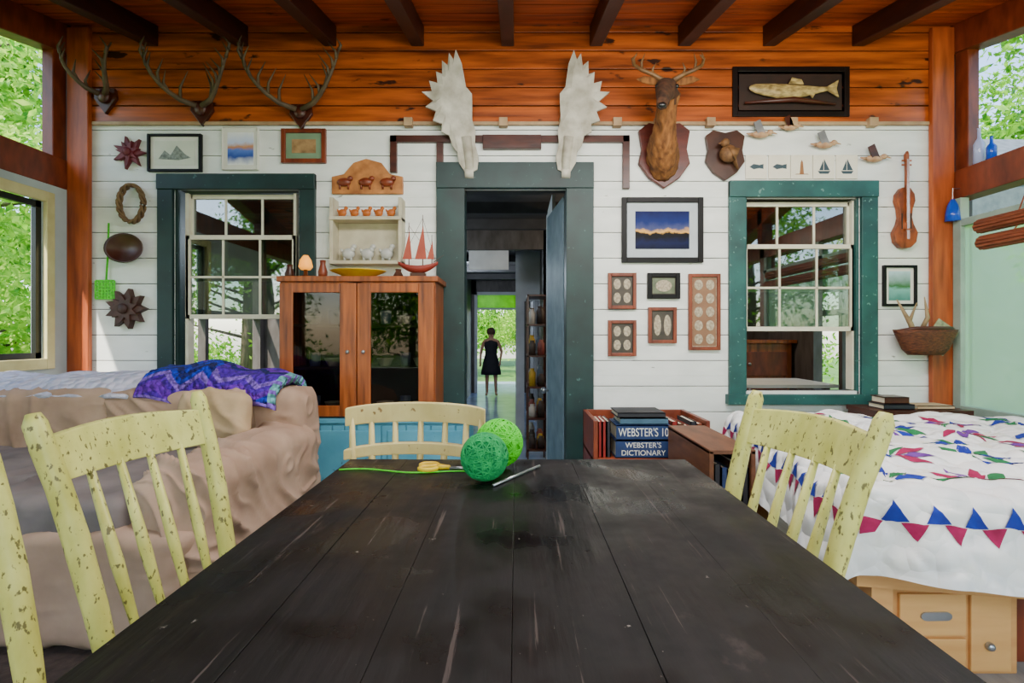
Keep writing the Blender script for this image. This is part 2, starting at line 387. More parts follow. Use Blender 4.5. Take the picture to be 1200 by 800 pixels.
def house_window(nm,u0,u1,v0,v1,cw,su0,su1,sv0,sv1,tmat):
    w=bpy.data.objects.new(nm,None); w['kind']='structure'; COL.objects.link(w)
    a,b,c,d=wx(u0),wx(u1),wz(v1),wz(v0); t=cw*S; mb=MB()
    mb.box(a,a+t,D-.03,D+.0,c,d).box(b-t,b,D-.03,D,c,d).box(a-.0,b+.0,D-.04,D,d-t*1.0,d).box(a-.02,b+.02,D-.06,D,c-.03,c+.04)
    mb.box(a+t,a+t+.02,D,D+.1,c,d).box(b-t-.02,b-t,D,D+.1,c,d)
    struct(mb,'casing',tmat,bevel=.004,parent=w)
    p,q,r,s=wx(su0),wx(su1),wz(sv1),wz(sv0); h=(s-r)
    def sash(y0,y1,za,zb,name):
        m=MB(); f=.032
        m.box(p,p+f,y0,y1,za,zb).box(q-f,q,y0,y1,za,zb).box(p,q,y0,y1,za,za+f).box(p,q,y0,y1,zb-f,zb)
        for k in (1,2):
            x=p+(q-p)*k/3; m.box(x-.008,x+.008,y0+.008,y1-.008,za,zb)
        zz=(za+zb)/2; m.box(p,q,y0+.008,y1-.008,zz-.008,zz+.008)
        struct(m,name,cream,bevel=.002,parent=w)
        g=MB().box(p+.01,q-.01,(y0+y1)/2-.002,(y0+y1)/2+.002,za+.01,zb-.01); struct(g,'pane',gl,parent=w)
    m2=r+h*.52
    sash(D+.065,D+.095,m2,s,'upper_sash')
    sash(D+.03,D+.06,r+h*.31,r+h*.77,'lower_sash')
    m=MB().box(p,p+.02,D+.03,D+.1,r,s).box(q-.02,q,D+.03,D+.1,r,s); struct(m,'jamb',cream,parent=w)
house_window('window_3',187,371,205,448,18,214,345,225,440,darkgreen_trim)
house_window('window_4',853,1026,213,468,19,873,1005,234,457,green_trim)
mb=MB(); z=wz(192)
mb.box(wx(512),wx(545),D-.035,D,0,z).box(wx(663),wx(695),D-.035,D,0,z).box(wx(512),wx(695),D-.045,D,wz(222),z)
mb.box(wx(540),wx(545),D,D+.13,0,wz(222)).box(wx(663),wx(668),D,D+.13,0,wz(222))
struct(mb,'door_1',darkgreen_trim,bevel=.004)
mb=MB()
mb.box(wx(458),wx(466),D-.03,D,wz(203),wz(160)).box(wx(458),wx(737),D-.03,D,wz(168),wz(160)).box(wx(729),wx(737),D-.03,D,wz(222),wz(160))
mb.box(wx(512),wx(520),D-.028,D,wz(192),wz(168)).box(wx(566),wx(634),D-.04,D,wz(176),wz(160))
struct(mb,'trim_5',walnut,bevel=.003)
mb=MB().box(XL+.16,XR-.16,D-.03,D-.012,zsplit-.012,zsplit+.012)
for u in (480,590,660,722,770,830,925,1018): mb.box(wx(u-5),wx(u+5),D-.06,D-.012,zsplit-.03,zsplit+.03)
struct(mb,'trim_6',M('pale_ledge',(190,160,124),(146,112,78)),bevel=.003)

# ---------------------------------------------------------------- rooms beyond
YF=13.2
mb=MB().box(-3.3,3.3,D+.1,YF+3.2,-.46,-.4); struct(mb,'floor_hall',hall_floor_m)
mb=MB().box(-3.4,3.4,D+.1,YF+.2,2.5,2.56)
for yy in (4.6,5.4,6.2,7.6,9,10.4,11.8): mb.box(-3.3,3.3,yy,yy+.08,2.38,2.5)
struct(mb,'ceiling_hall',hall_dark)
yb=6.6
mb=MB().box(-3.3,-1.15,yb,yb+.1,-.4,2.5).box(.35,3.3,yb,yb+.1,-.4,2.5).box(-1.15,.35,yb,yb+.1,2.2,2.5)
mb.box(-1.25,-1.15,yb,YF,-.4,2.5).box(.35,.45,yb,YF,-.4,2.5)
mb.box(-1.15,-1.03,YF,YF+.1,-.4,2.5).box(.02,.35,YF,YF+.1,-.4,2.5).box(-1.15,.35,YF,YF+.1,2.14,2.5)
struct(mb,'wall_hall',hall_wood)
mb=MB().box(-.01,.12,7.6,7.7,-.4,2.5).box(.12,.35,7.6,7.7,1.6,2.5).box(.33,.36,4.7,5.62,-.4,2.4)
for yy in (7.9,8.8,9.7,10.6,11.5): mb.box(-1.15,-1.12,yy,yy+.12,-.4,2.4).box(.32,.35,yy,yy+.12,-.4,2.4)
mb.box(-.62,-.1,6.7,6.72,1.95,2.2)
struct(mb,'wall_partition',hall_white)
for nm,xs,sg in (('wall_hall_left',-3.3,1),('wall_hall_right',3.3,-1)):
    mb=MB(); a,b,zs=(4.3,6.5,.2) if sg==1 else (4.7,5.6,.5)
    mb.box(xs-.05,xs+.05,D+.1,a,-.4,2.5).box(xs-.05,xs+.05,b,yb,-.4,2.5).box(xs-.05,xs+.05,a,b,-.4,zs).box(xs-.05,xs+.05,a,b,2.0,2.5)
    mb.box(xs-.04,xs+.04,(a+b)/2-.03,(a+b)/2+.03,.2,2.3).box(xs-.04,xs+.04,a,b,1.3,1.36)
    struct(mb,nm,hall_wood)
mb=MB().box(-1.08,-1.0,YF-.03,YF,-.4,2.2).box(0,.06,YF-.03,YF,-.4,2.2).box(-1.08,.06,YF-.03,YF,2.12,2.2).box(-1.0,0,YF-.02,YF,1.74,1.79); struct(mb,'door_2',hall_white,bevel=.004)
struct(MB().box(-1.0,0,YF-.012,YF-.008,1.79,2.12),'window_5',M('lime_transom_glass',(190,240,60),(150,210,30),.3,trans=.8))
d=T('open_door','blue-grey painted door standing open into the hallway','door',(.35,D+.14,-.38))
za,zb_=-.38,wz(224); q=[(.345,D+.14),(.385,D+.15),(.31,D+.84),(.27,D+.83)]
part(d,MB().add([(a,b,za) for a,b in q]+[(a,b,zb_) for a,b in q],[(0,3,2,1),(4,5,6,7),(0,1,5,4),(1,2,6,5),(2,3,7,6),(3,0,4,7)]),'door_leaf',M('blue_grey_door',(120,142,158),(84,106,122)),bevel=.004)
part(d,MB().ball((.235,D+.76,.62),.028).tube([(.285,D+.76,.62),(.235,D+.76,.62)],.01),'knob',steel,smooth=True)
sh=T('hall_shelf','tall dark open shelf in the hallway','shelf',(.3,5.9,-.4))
mb=MB()
for a,b in ((.12,5.70),(.33,5.70),(.12,6.26),(.33,6.26)): mb.box(a,a+.02,b,b+.02,-.4,1.55)
for z in (-.2,.15,.5,.85,1.2,1.53): mb.box(.12,.35,5.70,6.28,z,z+.018)
part(sh,mb,'body',walnut)
random.seed(3)
cl=[M('jar_%d'%i,c) for i,c in enumerate([(190,150,30),(140,70,60),(60,76,96),(190,180,170),(60,44,36)])]
for z in (-.182,.168,.518,.868,1.218):
    for k in range(3):
        for xx in (.18,.28):
            y=5.79+.18*k; r=.04; h=.12+.12*random.random()
            top(MB().lathe([(r,0),(r,h*.75),(r*.6,h*.88),(r*.65,h)],(xx,y,z+.001),12),'storage_jar','storage jar on the hallway shelf','jar',random.choice(cl),smooth=True,group='jars on the hallway shelf')
th=T('wooden_dresser','brown wooden dresser in the next room','dresser',(2.75,6.2,-.4))
part(th,MB().box(2.2,3.2,5.95,6.5,-.3,1.0).box(2.15,3.24,5.9,6.55,1.0,1.04).box(2.2,2.26,5.95,6.0,-.4,-.3).box(3.14,3.2,5.95,6.0,-.4,-.3),'body',hutch_m,bevel=.005)
for i in range(3):
    dr=part(th,MB().box(2.26,3.14,5.93,5.95,.62-.3*i,.9-.3*i),'drawer',redwood,bevel=.005)
    part(dr,MB().ball((2.7,5.92,.76-.3*i),.02),'knob',steel,smooth=True,sroot=th)
th=T('side_table','small table with pale cloth in the next room','table',(2.2,5.0,-.4))
part(th,MB().box(1.8,2.9,4.6,5.3,.62,.65),'tabletop',white_m)
for a in (1.85,2.8):
    for b in (4.65,5.2): part(th,MB().box(a,a+.05,b,b+.05,-.4,.62),'leg',walnut)

# ---------------------------------------------------------------- outdoors
mb=MB().grid(lambda u,v:Vector((-40+80*u,-40+80*v,-.75+.1*noise.noise(Vector((u*20,v*20,0))))),40,40)
struct(mb,'ground',grass)
def tree(x,y,h,r,n,seed,mat,lbl,ls=.13):
    rs=np.random.RandomState(seed); t=T('tree',lbl,'tree',(x,y,-.75),group='trees around the cabin')
    m=MB(); pts=[(x,y,-.75),(x+.1,y,h*.35),(x-.05,y+.1,h*.7),(x,y,h)]
    m.tube(pts,[.17,.13,.08,.02],8)
    cl=[]
    for k in range(30):
        a=rs.rand()*6.28; zz=h*(.04+.94*rs.rand()); rr=r*(.3+.7*rs.rand())*(1.15-.6*abs(zz/h-.4))
        c=np.array([x+math.cos(a)*rr,y+math.sin(a)*rr,zz]); cl.append(c)
        m.tube([(x,y,zz-.5),tuple(c)],[.05,.012],5)
    part(t,m,'trunk',bark,smooth=True)
    cl=np.array(cl); idx=rs.randint(0,len(cl),n)
    P0=cl[idx]+rs.randn(n,3)*np.array([.5,.5,.4])*r*.38
    a=rs.randn(n,3); a/=np.linalg.norm(a,axis=1)[:,None]; b=rs.randn(n,3); b-=a*(a*b).sum(1)[:,None]; b/=np.linalg.norm(b,axis=1)[:,None]
    s=ls*(.6+.8*rs.rand(n,1))
    V=np.stack([P0-a*s,P0-b*s*.45,P0+a*s,P0+b*s*.45],1).reshape(-1,3)-np.array([x,y,-.75])
    me=bpy.data.meshes.new('foliage'); me.from_pydata(V.tolist(),[],np.arange(4*n).reshape(n,4).tolist()); me.materials.append(mat)
    o=bpy.data.objects.new('foliage',me); o.parent=t; COL.objects.link(o)
k=0
for x,y,h,r in [(-8.2,7.0,5.6,1.8),(-12.8,11.2,9.0,2.5),(-10,2.0,6.2,1.9),(-7.2,13.6,7,1.8),(-17,4.4,10,2.8),(-9,-3.5,6,2),(-19,18,11,3),
      (7.9,5.3,5.0,1.5),(13.0,11.4,8.6,2.5),(11.4,1.6,5.8,1.8),(7.4,14.6,7,1.8),(17.8,5.0,10,2.8),(9.5,-3.4,6,2),(19,18.5,11,3),
      (-3.6,21,6,1.9),(.9,23.5,7,2.1),(-1.4,30,9,2.6),(-7.5,-8,6,2),(-.4,-9.5,7,2.1),(7,-8,6,2),(-4.4,-15,8,2.4),(5,-15.5,8,2.4)]:
    tree(x,y,h,r,13000 if y>0 else 8000,k,leaf_a if k%3 else leaf_b,('leafy green tree' if k%3 else 'yellow-green leafy tree')+' standing outside the cabin',.075 if h<7.5 else .12); k+=1
th=T('garden_shed','small grey shed with pitched roof outside','shed',(8.6,9.6,-.75))
part(th,MB().box(8.1,9.3,9.2,10.2,-.75,4.25),'wall',siding)
part(th,MB().add([(7.75,8.9,4.15),(9.6,8.9,4.15),(9.6,9.7,4.8),(7.75,9.7,4.8),(7.75,10.5,4.15),(9.6,10.5,4.15)],[(0,1,2,3),(3,2,5,4)]),'roof',roof_m,solid=.1)

# ---------------------------------------------------------------- person in far doorway
px,py,pz=-.62,12.6,-.4
th=T('person','person in sleeveless dark dress standing in the far doorway','person',(px,py,pz))
J={'pel':(0,0,.88,.13),'wa':(0,0,1.04,.11),'ch':(0,0,1.22,.14),'nb':(0,0,1.37,.075),'nk':(0,-.01,1.43,.048),'hd':(0,-.01,1.53,.088),'ht':(0,0,1.61,.08),
 'hl':(-.09,0,.84,.1),'kl':(-.1,-.01,.47,.062),'al':(-.1,.01,.08,.04),'tl':(-.11,-.13,.03,.035),
 'hr':(.09,0,.84,.1),'kr':(.11,-.03,.47,.062),'ar':(.12,.01,.08,.04),'tr':(.14,-.12,.03,.035),
 'sl':(-.17,0,1.34,.056),'el':(-.25,.02,1.08,.042),'wl':(-.26,-.05,.86,.028),'pl':(-.26,-.07,.8,.03),
 'sr':(.17,0,1.34,.056),'er':(.26,.02,1.08,.042),'wr':(.23,-.08,.88,.028),'pr':(.22,-.1,.82,.03)}
E=[('pel','wa'),('wa','ch'),('ch','nb'),('nb','nk'),('nk','hd'),('hd','ht'),('pel','hl'),('hl','kl'),('kl','al'),('al','tl'),('pel','hr'),('hr','kr'),('kr','ar'),('ar','tr'),
 ('nb','sl'),('sl','el'),('el','wl'),('wl','pl'),('nb','sr'),('sr','er'),('er','wr'),('wr','pr')]
for s_,hx,hy,hz in (('l',-.26,-.07,.8),('r',.22,-.1,.82)):
    for i,(dx,dz) in enumerate([(-.02,.075),(-.007,.085),(.007,.08),(.02,.065),(.0,.03)]):
        n='f%s%d'%(s_,i); yy=hy+(-.03 if i==4 else -.012+.008*i)
        J[n]=(hx+dx,yy-.01,hz-dz,.009); E.append(('p'+s_,n))
keys=list(J); me=bpy.data.meshes.new('body'); me.from_pydata([J[k][:3] for k in keys],[(keys.index(a),keys.index(b)) for a,b in E],[])
ob=bpy.data.objects.new('body',me); COL.objects.link(ob); ob.parent=th; me.materials.append(skin_m)
mo=ob.modifiers.new('Skin','SKIN')
try:
    for i,k_ in enumerate(keys):
        sv=me.skin_vertices[0].data[i]; sv.radius=(J[k_][3],J[k_][3]*.85); sv.use_root=(k_=='pel')
except Exception as e: print('skin',e)
mods(ob,0,2,0)
part(th,MB().lathe([(.25,.52),(.235,.65),(.19,.86),(.14,1.04),(.17,1.22),(.17,1.31),(.075,1.39)],(0,0,0),20,1,.72),'dress',dress_m,smooth=True,world=False)
part(th,MB().ball((0,.02,1.57),(.108,.108,.112)).tube([(0,.07,1.54),(0,.08,1.44),(0,.07,1.36)],[.08,.065,.02],8),'hair',hair_m,smooth=True,world=False)
part(th,MB().ball((-.03,-.088,1.54),.009).ball((.03,-.088,1.54),.009).ball((0,-.1,1.515),(.009,.014,.014)).ball((0,-.088,1.485),(.02,.008,.005)),'face',black,smooth=True,world=False)

# ---------------------------------------------------------------- dining table
TZ=.755
th=T('dining_table','long near-black plank table with worn scratched top','table',(0,.8,0))
mb=MB(); xs=[-.46,-.30,-.155,-.005,.15,.305,.468]
for i in range(6): mb.box(xs[i]+.0002,xs[i+1]-.0002,.16,1.42,TZ-.03,TZ-.0006*(i%2))
part(th,mb,'tabletop',table_m,bevel=.0008)
mb=MB().box(-.18,.18,.28,.3,TZ-.13,TZ-.03).box(-.18,.18,1.26,1.28,TZ-.13,TZ-.03).box(-.18,-.16,.3,1.26,TZ-.13,TZ-.03).box(.16,.18,.3,1.26,TZ-.13,TZ-.03)
part(th,mb,'apron',table_m)
for x in (-.15,.15):
    for y in (.32,1.24): part(th,MB().tube([(x,y,.012),(x,y,.3),(x,y,.62),(x,y,TZ-.03)],[.018,.028,.03,.03],12),'leg',table_m,smooth=True)
top(MB().box(-3.0,.8,.0,2.6,.001,.012),'added_floor_rug','added dark brown woven rug, darkens the floor under sofa and table','rug',rug_m,bevel=.004)  # invented rug, added to make the floor dark at the left

# ---------------------------------------------------------------- chairs (local: back at -Y)
def chair(label,loc,rot):
    th=T('dining_chair',label,'chair',(0,0,0),0,'painted spindle-back dining chairs')
    m=MB().rbox((0,.0,.435),(.40,.40,.035),.016,12); part(th,m,'seat',yellow,smooth=True,world=False)
    for sx in (-1,1):
        part(th,MB().tube([(sx*.165,-.165,.44),(sx*.172,-.19,.56),(sx*.182,-.225,.7),(sx*.19,-.255,.8),(sx*.197,-.285,.88),(sx*.2,-.3,.925),(sx*.2,-.305,.945)],[.018,.021,.022,.021,.021,.02,.012],12,1.0),'post',yellow,smooth=True,world=False)
        part(th,MB().tube([(sx*.16,.15,.42),(sx*.17,.17,.22),(sx*.18,.19,.012)],[.016,.021,.014],10),'leg',yellow,smooth=True,world=False)
        part(th,MB().tube([(sx*.15,-.14,.42),(sx*.16,-.18,.22),(sx*.17,-.22,.012)],[.016,.021,.014],10),'leg',yellow,smooth=True,world=False)
        part(th,MB().tube([(sx*.165,.17,.2),(sx*.16,-.17,.2)],[.01,.01],8),'stretcher',yellow,smooth=True,world=False)
    part(th,MB().tube([(-.165,0,.2),(.165,0,.2)],[.01,.01],8),'stretcher',yellow,smooth=True,world=False)
    V=[];Fa=[];n=12
    for i in range(n+1):
        t=i/n; x=-.19+.38*t; bow=-.03*math.sin(math.pi*t)
        for zz,yo in ((.81,-.256),(.898,-.288)):
            zt=zz+(.012*math.sin(math.pi*t) if zz>.85 else 0)
            V.append((x,yo+bow-.009,zt)); V.append((x,yo+bow+.009,zt))
    for i in range(n):
        o=i*4; Fa+=[(o,o+4,o+6,o+2),(o+1,o+3,o+7,o+5),(o,o+1,o+5,o+4),(o+2,o+6,o+7,o+3)]
    Fa+=[(0,2,3,1),(n*4,n*4+1,n*4+3,n*4+2)]
    part(th,MB().add(V,Fa),'crest_rail',yellow,smooth=False,bevel=.003,world=False)
    for i in range(4):
        t=(i+1)/5; x=-.165+.33*t; xt=-.19+.38*t; bow=-.03*math.sin(math.pi*t)
        part(th,MB().tube([(x,-.16,.445),((x+xt)/2,-.205+bow/2,.62),(xt,-.258+bow,.82)],[.007,.0125,.008],8),'spindle',yellow,smooth=True,world=False)
    th.location=loc; th.rotation_euler=(0,0,rot); return th
cA=chair('yellow painted spindle chair, worn, beside table and sofa',(-.611,1.143,0),math.radians(-101))
dup(cA,(-.635,.69,0),math.radians(-90),'yellow painted spindle chair, chipped, at near table corner')
dup(cA,(.40,1.163,0),math.radians(100),'yellow painted spindle chair tucked at table beside quilted bed')
th=T('dining_chair','cream-tan bow-back wooden chair at the table end','chair',(-.345,1.58,0),math.radians(176))
m=MB().rbox((0,.0,.435),(.42,.34,.035),.016,12); part(th,m,'seat',tan_chair,smooth=True,world=False)
def bowrail(z0,z1,r,dy):
    V=[];Fa=[];n=18
    for i in range(n+1):
        t=i/n; a=math.radians(-70+140*t); x=.235*math.sin(a)/math.sin(math.radians(70)); y=-.20+.12*(1-math.cos(a))+dy
        zo=.018*math.cos(a)
        for zz in (z0+zo*.5,z1+zo): V+=[(x,y-r,zz),(x,y+r,zz)]
    for i in range(n):
        o=i*4; Fa+=[(o,o+4,o+6,o+2),(o+1,o+3,o+7,o+5),(o,o+1,o+5,o+4),(o+2,o+6,o+7,o+3)]
    Fa+=[(0,2,3,1),(n*4,n*4+1,n*4+3,n*4+2)]
    return MB().add(V,Fa)
part(th,bowrail(.79,.848,.011,0),'crest_rail',tan_chair,bevel=.004,world=False)
part(th,bowrail(.68,.712,.014,.01),'back_rail',tan_chair,bevel=.004,world=False)
for i in range(7):
    a=math.radians(-62+124*i/6); x=.235*math.sin(a)/math.sin(math.radians(70)); y=-.20+.12*(1-math.cos(a))
    part(th,MB().tube([(x*.8,y*.7,.445),(x*.97,y+.01,.69),(x,y,.82)],[.009,.012,.009],8),'spindle',tan_chair,smooth=True,world=False)
for sx in (-1,1):
    for sy in (-1,1): part(th,MB().tube([(sx*.15,sy*.12,.42),(sx*.19,sy*.16,.012)],[.02,.014],10),'leg',tan_chair,smooth=True,world=False)

# ---------------------------------------------------------------- yarn, hook, label
def yarn(c,r,mat,label,seed,nm='yarn_ball'):
    rs=random.Random(seed); m=MB().ball(c,r*.95,20,14); c=Vector(c)
    for k in range(60):
        ax=Vector((rs.gauss(0,1),rs.gauss(0,1),rs.gauss(0,1))).normalized(); a=ax.orthogonal().normalized(); b=ax.cross(a)
        off=rs.uniform(-.45,.45)*r; rr=math.sqrt(r*r-off*off)
        m.tube([c+ax*off+(a*math.cos(t)+b*math.sin(t))*rr for t in [2*math.pi*i/28 for i in range(28)]],.002,5,1,True)
    return top(m,nm,label,'yarn',mat,smooth=True)
yarn((-.075,1.21,TZ+.057),.055,teal,'teal green ball of yarn on the dark table',1)
yarn((-.045,1.335,TZ+.063),.061,lime,'bright lime green ball of yarn on the table',2)
pts=[(-.45+.36*t,1.30+.012*math.sin(t*9)-.03*t,TZ+.0025) for t in [i/30 for i in range(31)]]
top(MB().tube(pts,.002,6),'yarn_strand','loose lime yarn strand lying across the table','yarn',lime,smooth=True)
th=T('scissors','small scissors with yellow handles on the table','scissors',(-.2,1.31,TZ))
ring=lambda cx,cy,r:[(cx+r*math.cos(a),cy+r*.7*math.sin(a),TZ+.008) for a in [2*math.pi*i/16 for i in range(16)]]
part(th,MB().tube(ring(-.225,1.325,.022),.006,6,1,True).tube(ring(-.222,1.29,.022),.006,6,1,True).tube([(-.203,1.32,TZ+.008),(-.17,1.305,TZ+.006)],.006,6).tube([(-.20,1.30,TZ+.008),(-.17,1.308,TZ+.006)],.006,6),'handle',yellow_tag,smooth=True)
part(th,MB().tube([(-.17,1.305,TZ+.005),(-.11,1.30,TZ+.004)],[.004,.001],6).tube([(-.17,1.308,TZ+.005),(-.11,1.318,TZ+.004)],[.004,.001],6),'blade',steel,smooth=True)
top(MB().tube([(-.052,1.16,TZ+.004),(.06,1.33,TZ+.004)],.0038,8),'knitting_needle','grey metal crochet hook lying beside the yarn','needle',steel,smooth=True)

# ---------------------------------------------------------------- sofa
th=T('sofa','pinkish-beige slipcovered sofa with loose softly creased cover','sofa',(-2.05,2.4,.013))
part(th,MB().rbox((-2.05,2.30,.215),(1.8,1.1,.40),.05,44,.012,3,fold=.022,dirv=(1,.5,0),fq=14),'base',beige,smooth=True)
part(th,MB().rbox((-2.05,2.84,.52),(1.85,.30,.60),.09,64,.016,2.6,fold=.024,dirv=(1,0,.9),fq=12),'backrest',beige,smooth=True)
part(th,MB().rbox((-1.24,2.34,.33),(.30,1.08,.60),.11,80,.022,2.6,seed=4,fold=.038,dirv=(0,1,.45),fq=16),'armrest',beige,smooth=True)
part(th,MB().rbox((-2.9,2.34,.33),(.30,1.08,.60),.11,30,.02,2.6,seed=9,fold=.02),'armrest',beige,smooth=True)
for i,x in enumerate((-2.42,-1.73)):
    part(th,MB().rbox((x,2.24,.44),(.70,.92,.17),.04,44,.01,3,.01,seed=i*3,fold=.02,dirv=(1,.4,0),fq=16),'seat_cushion',seat_cover,smooth=True)
for i,x in enumerate((-2.42,-1.74)):
    part(th,MB().rbox((x,2.67,.63),(.74,.16,.37),.05,56,.012,3,.012,seed=i*5,fold=.03,dirv=(1,0,.6),fq=14),'back_cushion',beige,smooth=True)
top(MB().rbox((-1.50,2.55,.70),(.34,.11,.21),.045,26,.01,5,.025,fold=.012),'throw_cushion','sand coloured cushion leaning on sofa back','cushion',cushion_m,smooth=True)
def drape(x0,x1,lift,fr,bk,amp,sd,bump=None,nu=60,nv=30,mf=None,sag=0):
    prof=[(2.60,fr),(2.635,.78),(2.70,.842),(2.84,.862),(2.96,.852),(3.02,.80),(3.04,bk)]
    def fn(u,v):
        if sag: fr2=fr+sag*math.sin(u*9+1)*.5
        else: fr2=fr
        t=v*(len(prof)-1); i=min(int(t),len(prof)-2); f=t-i
        a0=prof[i][1] if i else fr2
        y=prof[i][0]*(1-f)+prof[i+1][0]*f; z=a0*(1-f)+prof[i+1][1]*f
        x=x0+(x1-x0)*u; n=noise.noise(Vector((x*5+sd,y*5,z*5)))*amp+noise.noise(Vector((x*11+sd,y*11,z*9)))*amp*.3
        b=bump(u,v) if bump else 0
        return Vector((x+noise.noise(Vector((z*4,y*4,sd)))*.03,y-(n if v<.2 else 0)-(.012 if v<.3 else 0)-(b*.4 if v<.35 else 0),z+lift+n+b))
    return MB().grid(fn,nu,nv,mf)
top(drape(-3.08,-1.6,.022,.77,.5,.035,3),'folded_quilt','pale lilac and white quilt draped over sofa back','quilt',pale_quilt,smooth=True,solid=.02,recalc=False)
def zz(u,v):
    z=abs((u*7)%2-1)*.13; k=int((v+z+u*.15)*17)
    seq=[0,0,4,4,0,1,2,3,2,3,2,4,0,1,0,0,3,4]
    if u>.955: return 5 if int(v*24)%3 else 1
    if v<.025: return 1
    return seq[k%len(seq)] if u<.5 else seq[(k+6)%len(seq)]
def heap(u,v):
    return .055*math.exp(-((u-.40)/.36)**2)*math.exp(-((v-.45)/.38)**2)-.03*u+.012*math.sin(u*14+v*5)*math.sin(math.pi*v)
top(drape(-1.93,-1.23,.05,.70,.55,.022,8,heap,170,110,zz,.04),'crochet_blanket','chunky purple and blue zigzag crocheted blanket over sofa','blanket',wools,smooth=True,solid=.045,recalc=False)

# ---------------------------------------------------------------- hutch + blue cabinet
yf=3.26
x0,x1=P(345,0,yf-.06).x,P(548,0,yf-.06).x
th=T('base_cabinet','light blue painted wooden cabinet under the glass cabinet','cabinet',((x0+x1)/2,3.42,0))
mb=MB().box(x0,x1,yf-.04,3.64,.04,.545); mb.box(x0-.02,x1+.02,yf-.06,3.65,.545,.57).box(x0+.02,x1-.02,yf,3.6,0,.04)
n=14
for i in range(n): mb.box(x0+(x1-x0)*i/n+.004,x0+(x1-x0)*(i+1)/n-.004,yf-.052,yf-.04,.06,.53)
part(th,mb,'body',blue_cab,bevel=.003)
for i in (0,1):
    a=x0+.04+i*(x1-x0)/2; dd=part(th,MB().box(a,a+(x1-x0)/2-.08,yf-.062,yf-.052,.1,.5),'door',blue_cab,bevel=.004)
    part(dd,MB().ball((a+(.43 if i==0 else .05),yf-.078,.32),.016),'knob',steel,smooth=True,sroot=th)
a0,a1=P(328,0,yf).x,P(510,0,yf).x; zb=.571; zt=P(0,330,yf).z
th=T('display_cabinet','red-brown wooden cabinet with two glass doors','cabinet',((a0+a1)/2,3.45,zb))
mb=MB().box(a0,a0+.03,yf+.02,3.63,zb,zt).box(a1-.03,a1,yf+.02,3.63,zb,zt).box(a0-.015,a1+.02,yf-.02,3.64,zt,zt+.035).box(a0,a1,yf+.02,3.63,zb,zb+.03)
mid=(a0+a1)/2
mb.box(mid-.03,mid+.03,yf+.001,yf+.02,zb,zt).box(a0,a1,yf+.001,yf+.02,zt-.03,zt)
part(th,mb,'body',hutch_m,bevel=.004)
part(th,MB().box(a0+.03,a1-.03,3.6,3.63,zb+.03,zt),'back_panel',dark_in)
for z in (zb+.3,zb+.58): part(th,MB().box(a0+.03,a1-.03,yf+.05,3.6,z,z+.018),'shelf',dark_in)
for p,q,sl,sr,kx in ((a0+.005,mid-.003,.085,.105,mid-.055),(mid+.003,a1-.005,.085,.10,mid+.045)):
    m=MB(); y0_,y1_=yf-.02,yf; z0_,z1_=zb+.01,zt-.01
    m.box(p,p+sl,y0_,y1_,z0_,z1_).box(q-sr,q,y0_,y1_,z0_,z1_).box(p+sl,q-sr,y0_,y1_,z0_,z0_+.07).box(p+sl,q-sr,y0_,y1_,z1_-.06,z1_)
    dd=part(th,m,'door',hutch_m,bevel=.004)
    part(dd,MB().box(p+sl,q-sr,yf-.012,yf-.008,z0_+.07,z1_-.06),'pane',gl_cab,sroot=th)
    part(dd,MB().ball((kx,yf-.03,zb+.42),.012),'knob',steel,smooth=True,sroot=th)
china=M('china_white',(206,206,202),(160,160,156),.3); chinab=M('china_blue',(110,130,170),(70,80,130),.3)
for z in (zb+.031,zb+.319,zb+.599):
    for i,x in enumerate((a0+.16,a0+.29,a0+.4,mid+.14,mid+.27,mid+.38)):
        if (i+int(z*10))%2: top(MB().lathe([(.03,0),(.035,.01),(.055,.05),(.057,.055),(.05,.052),(.02,.014)],(x,3.40,z),16),'china_bowl','small china bowl inside the glass cabinet','bowl',china,smooth=True,group='china in the display cabinet')
        else: top(MB().lathe([(.03,0),(.036,.03),(.036,.09),(.032,.09),(.03,.01)],(x,3.42,z),16),'china_cup','small china cup inside the glass cabinet','cup',chinab,smooth=True,group='china in the display cabinet')
ztop=zt+.036
top(MB().lathe([(.07,0),(.09,.008),(.175,.045),(.185,.05),(.172,.052),(.08,.02)],(P(420,0,3.4).x,3.4,ztop),32,1,.8),'shallow_bowl','yellow shallow bowl on top of the cabinet','bowl',yellow_tag,smooth=True)
th=T('table_lamp','small glowing amber lamp on the cabinet','lamp',(P(356,0,3.35).x,3.38,ztop)); c=th.location
part(th,MB().lathe([(.045,0),(.045,.01),(.015,.02),(.012,.06)],c,16),'base',walnut,smooth=True)
part(th,MB().lathe([(.03,.055),(.045,.075),(.035,.12),(.015,.15)],c,16),'lamp_shade',M('amber_glow',(255,180,60),(255,150,40),emis=1.1),smooth=True)
for u,r,h,mt in ((338,.03,.10,walnut),(377,.028,.13,redwood),(466,.03,.07,wicker)):
    top(MB().lathe([(r,0),(r*1.1,h*.4),(r*.6,h*.8),(r*.7,h)],(P(u,0,3.45).x,3.47,ztop),14),'small_vase','small brown vase on top of the cabinet','vase',mt,smooth=True,group='small vases')
sx=P(490,0,3.35).x
th=T('model_ship','wooden model sailing ship with red hull on the cabinet','model ship',(sx,3.35,ztop)); c=Vector(th.location)
m=MB(); V=[];Fa=[];nn=10
for i in range(nn+1):
    t=i/nn; x=-.13+.26*t; w_=.032*math.sin(math.pi*min(1,t*.9+.08))**.6; zt_=.075+.03*(2*t-1)**2
    for k in range(7):
        a=math.pi*k/6; V.append(c+Vector((x,-w_*math.cos(a),zt_-.05*math.sin(a)*(.4+.6*math.sin(math.pi*t)))))
for i in range(nn):
    for k in range(6): Fa.append((i*7+k,i*7+k+1,(i+1)*7+k+1,(i+1)*7+k))
    Fa.append((i*7+6,i*7,(i+1)*7,(i+1)*7+6))
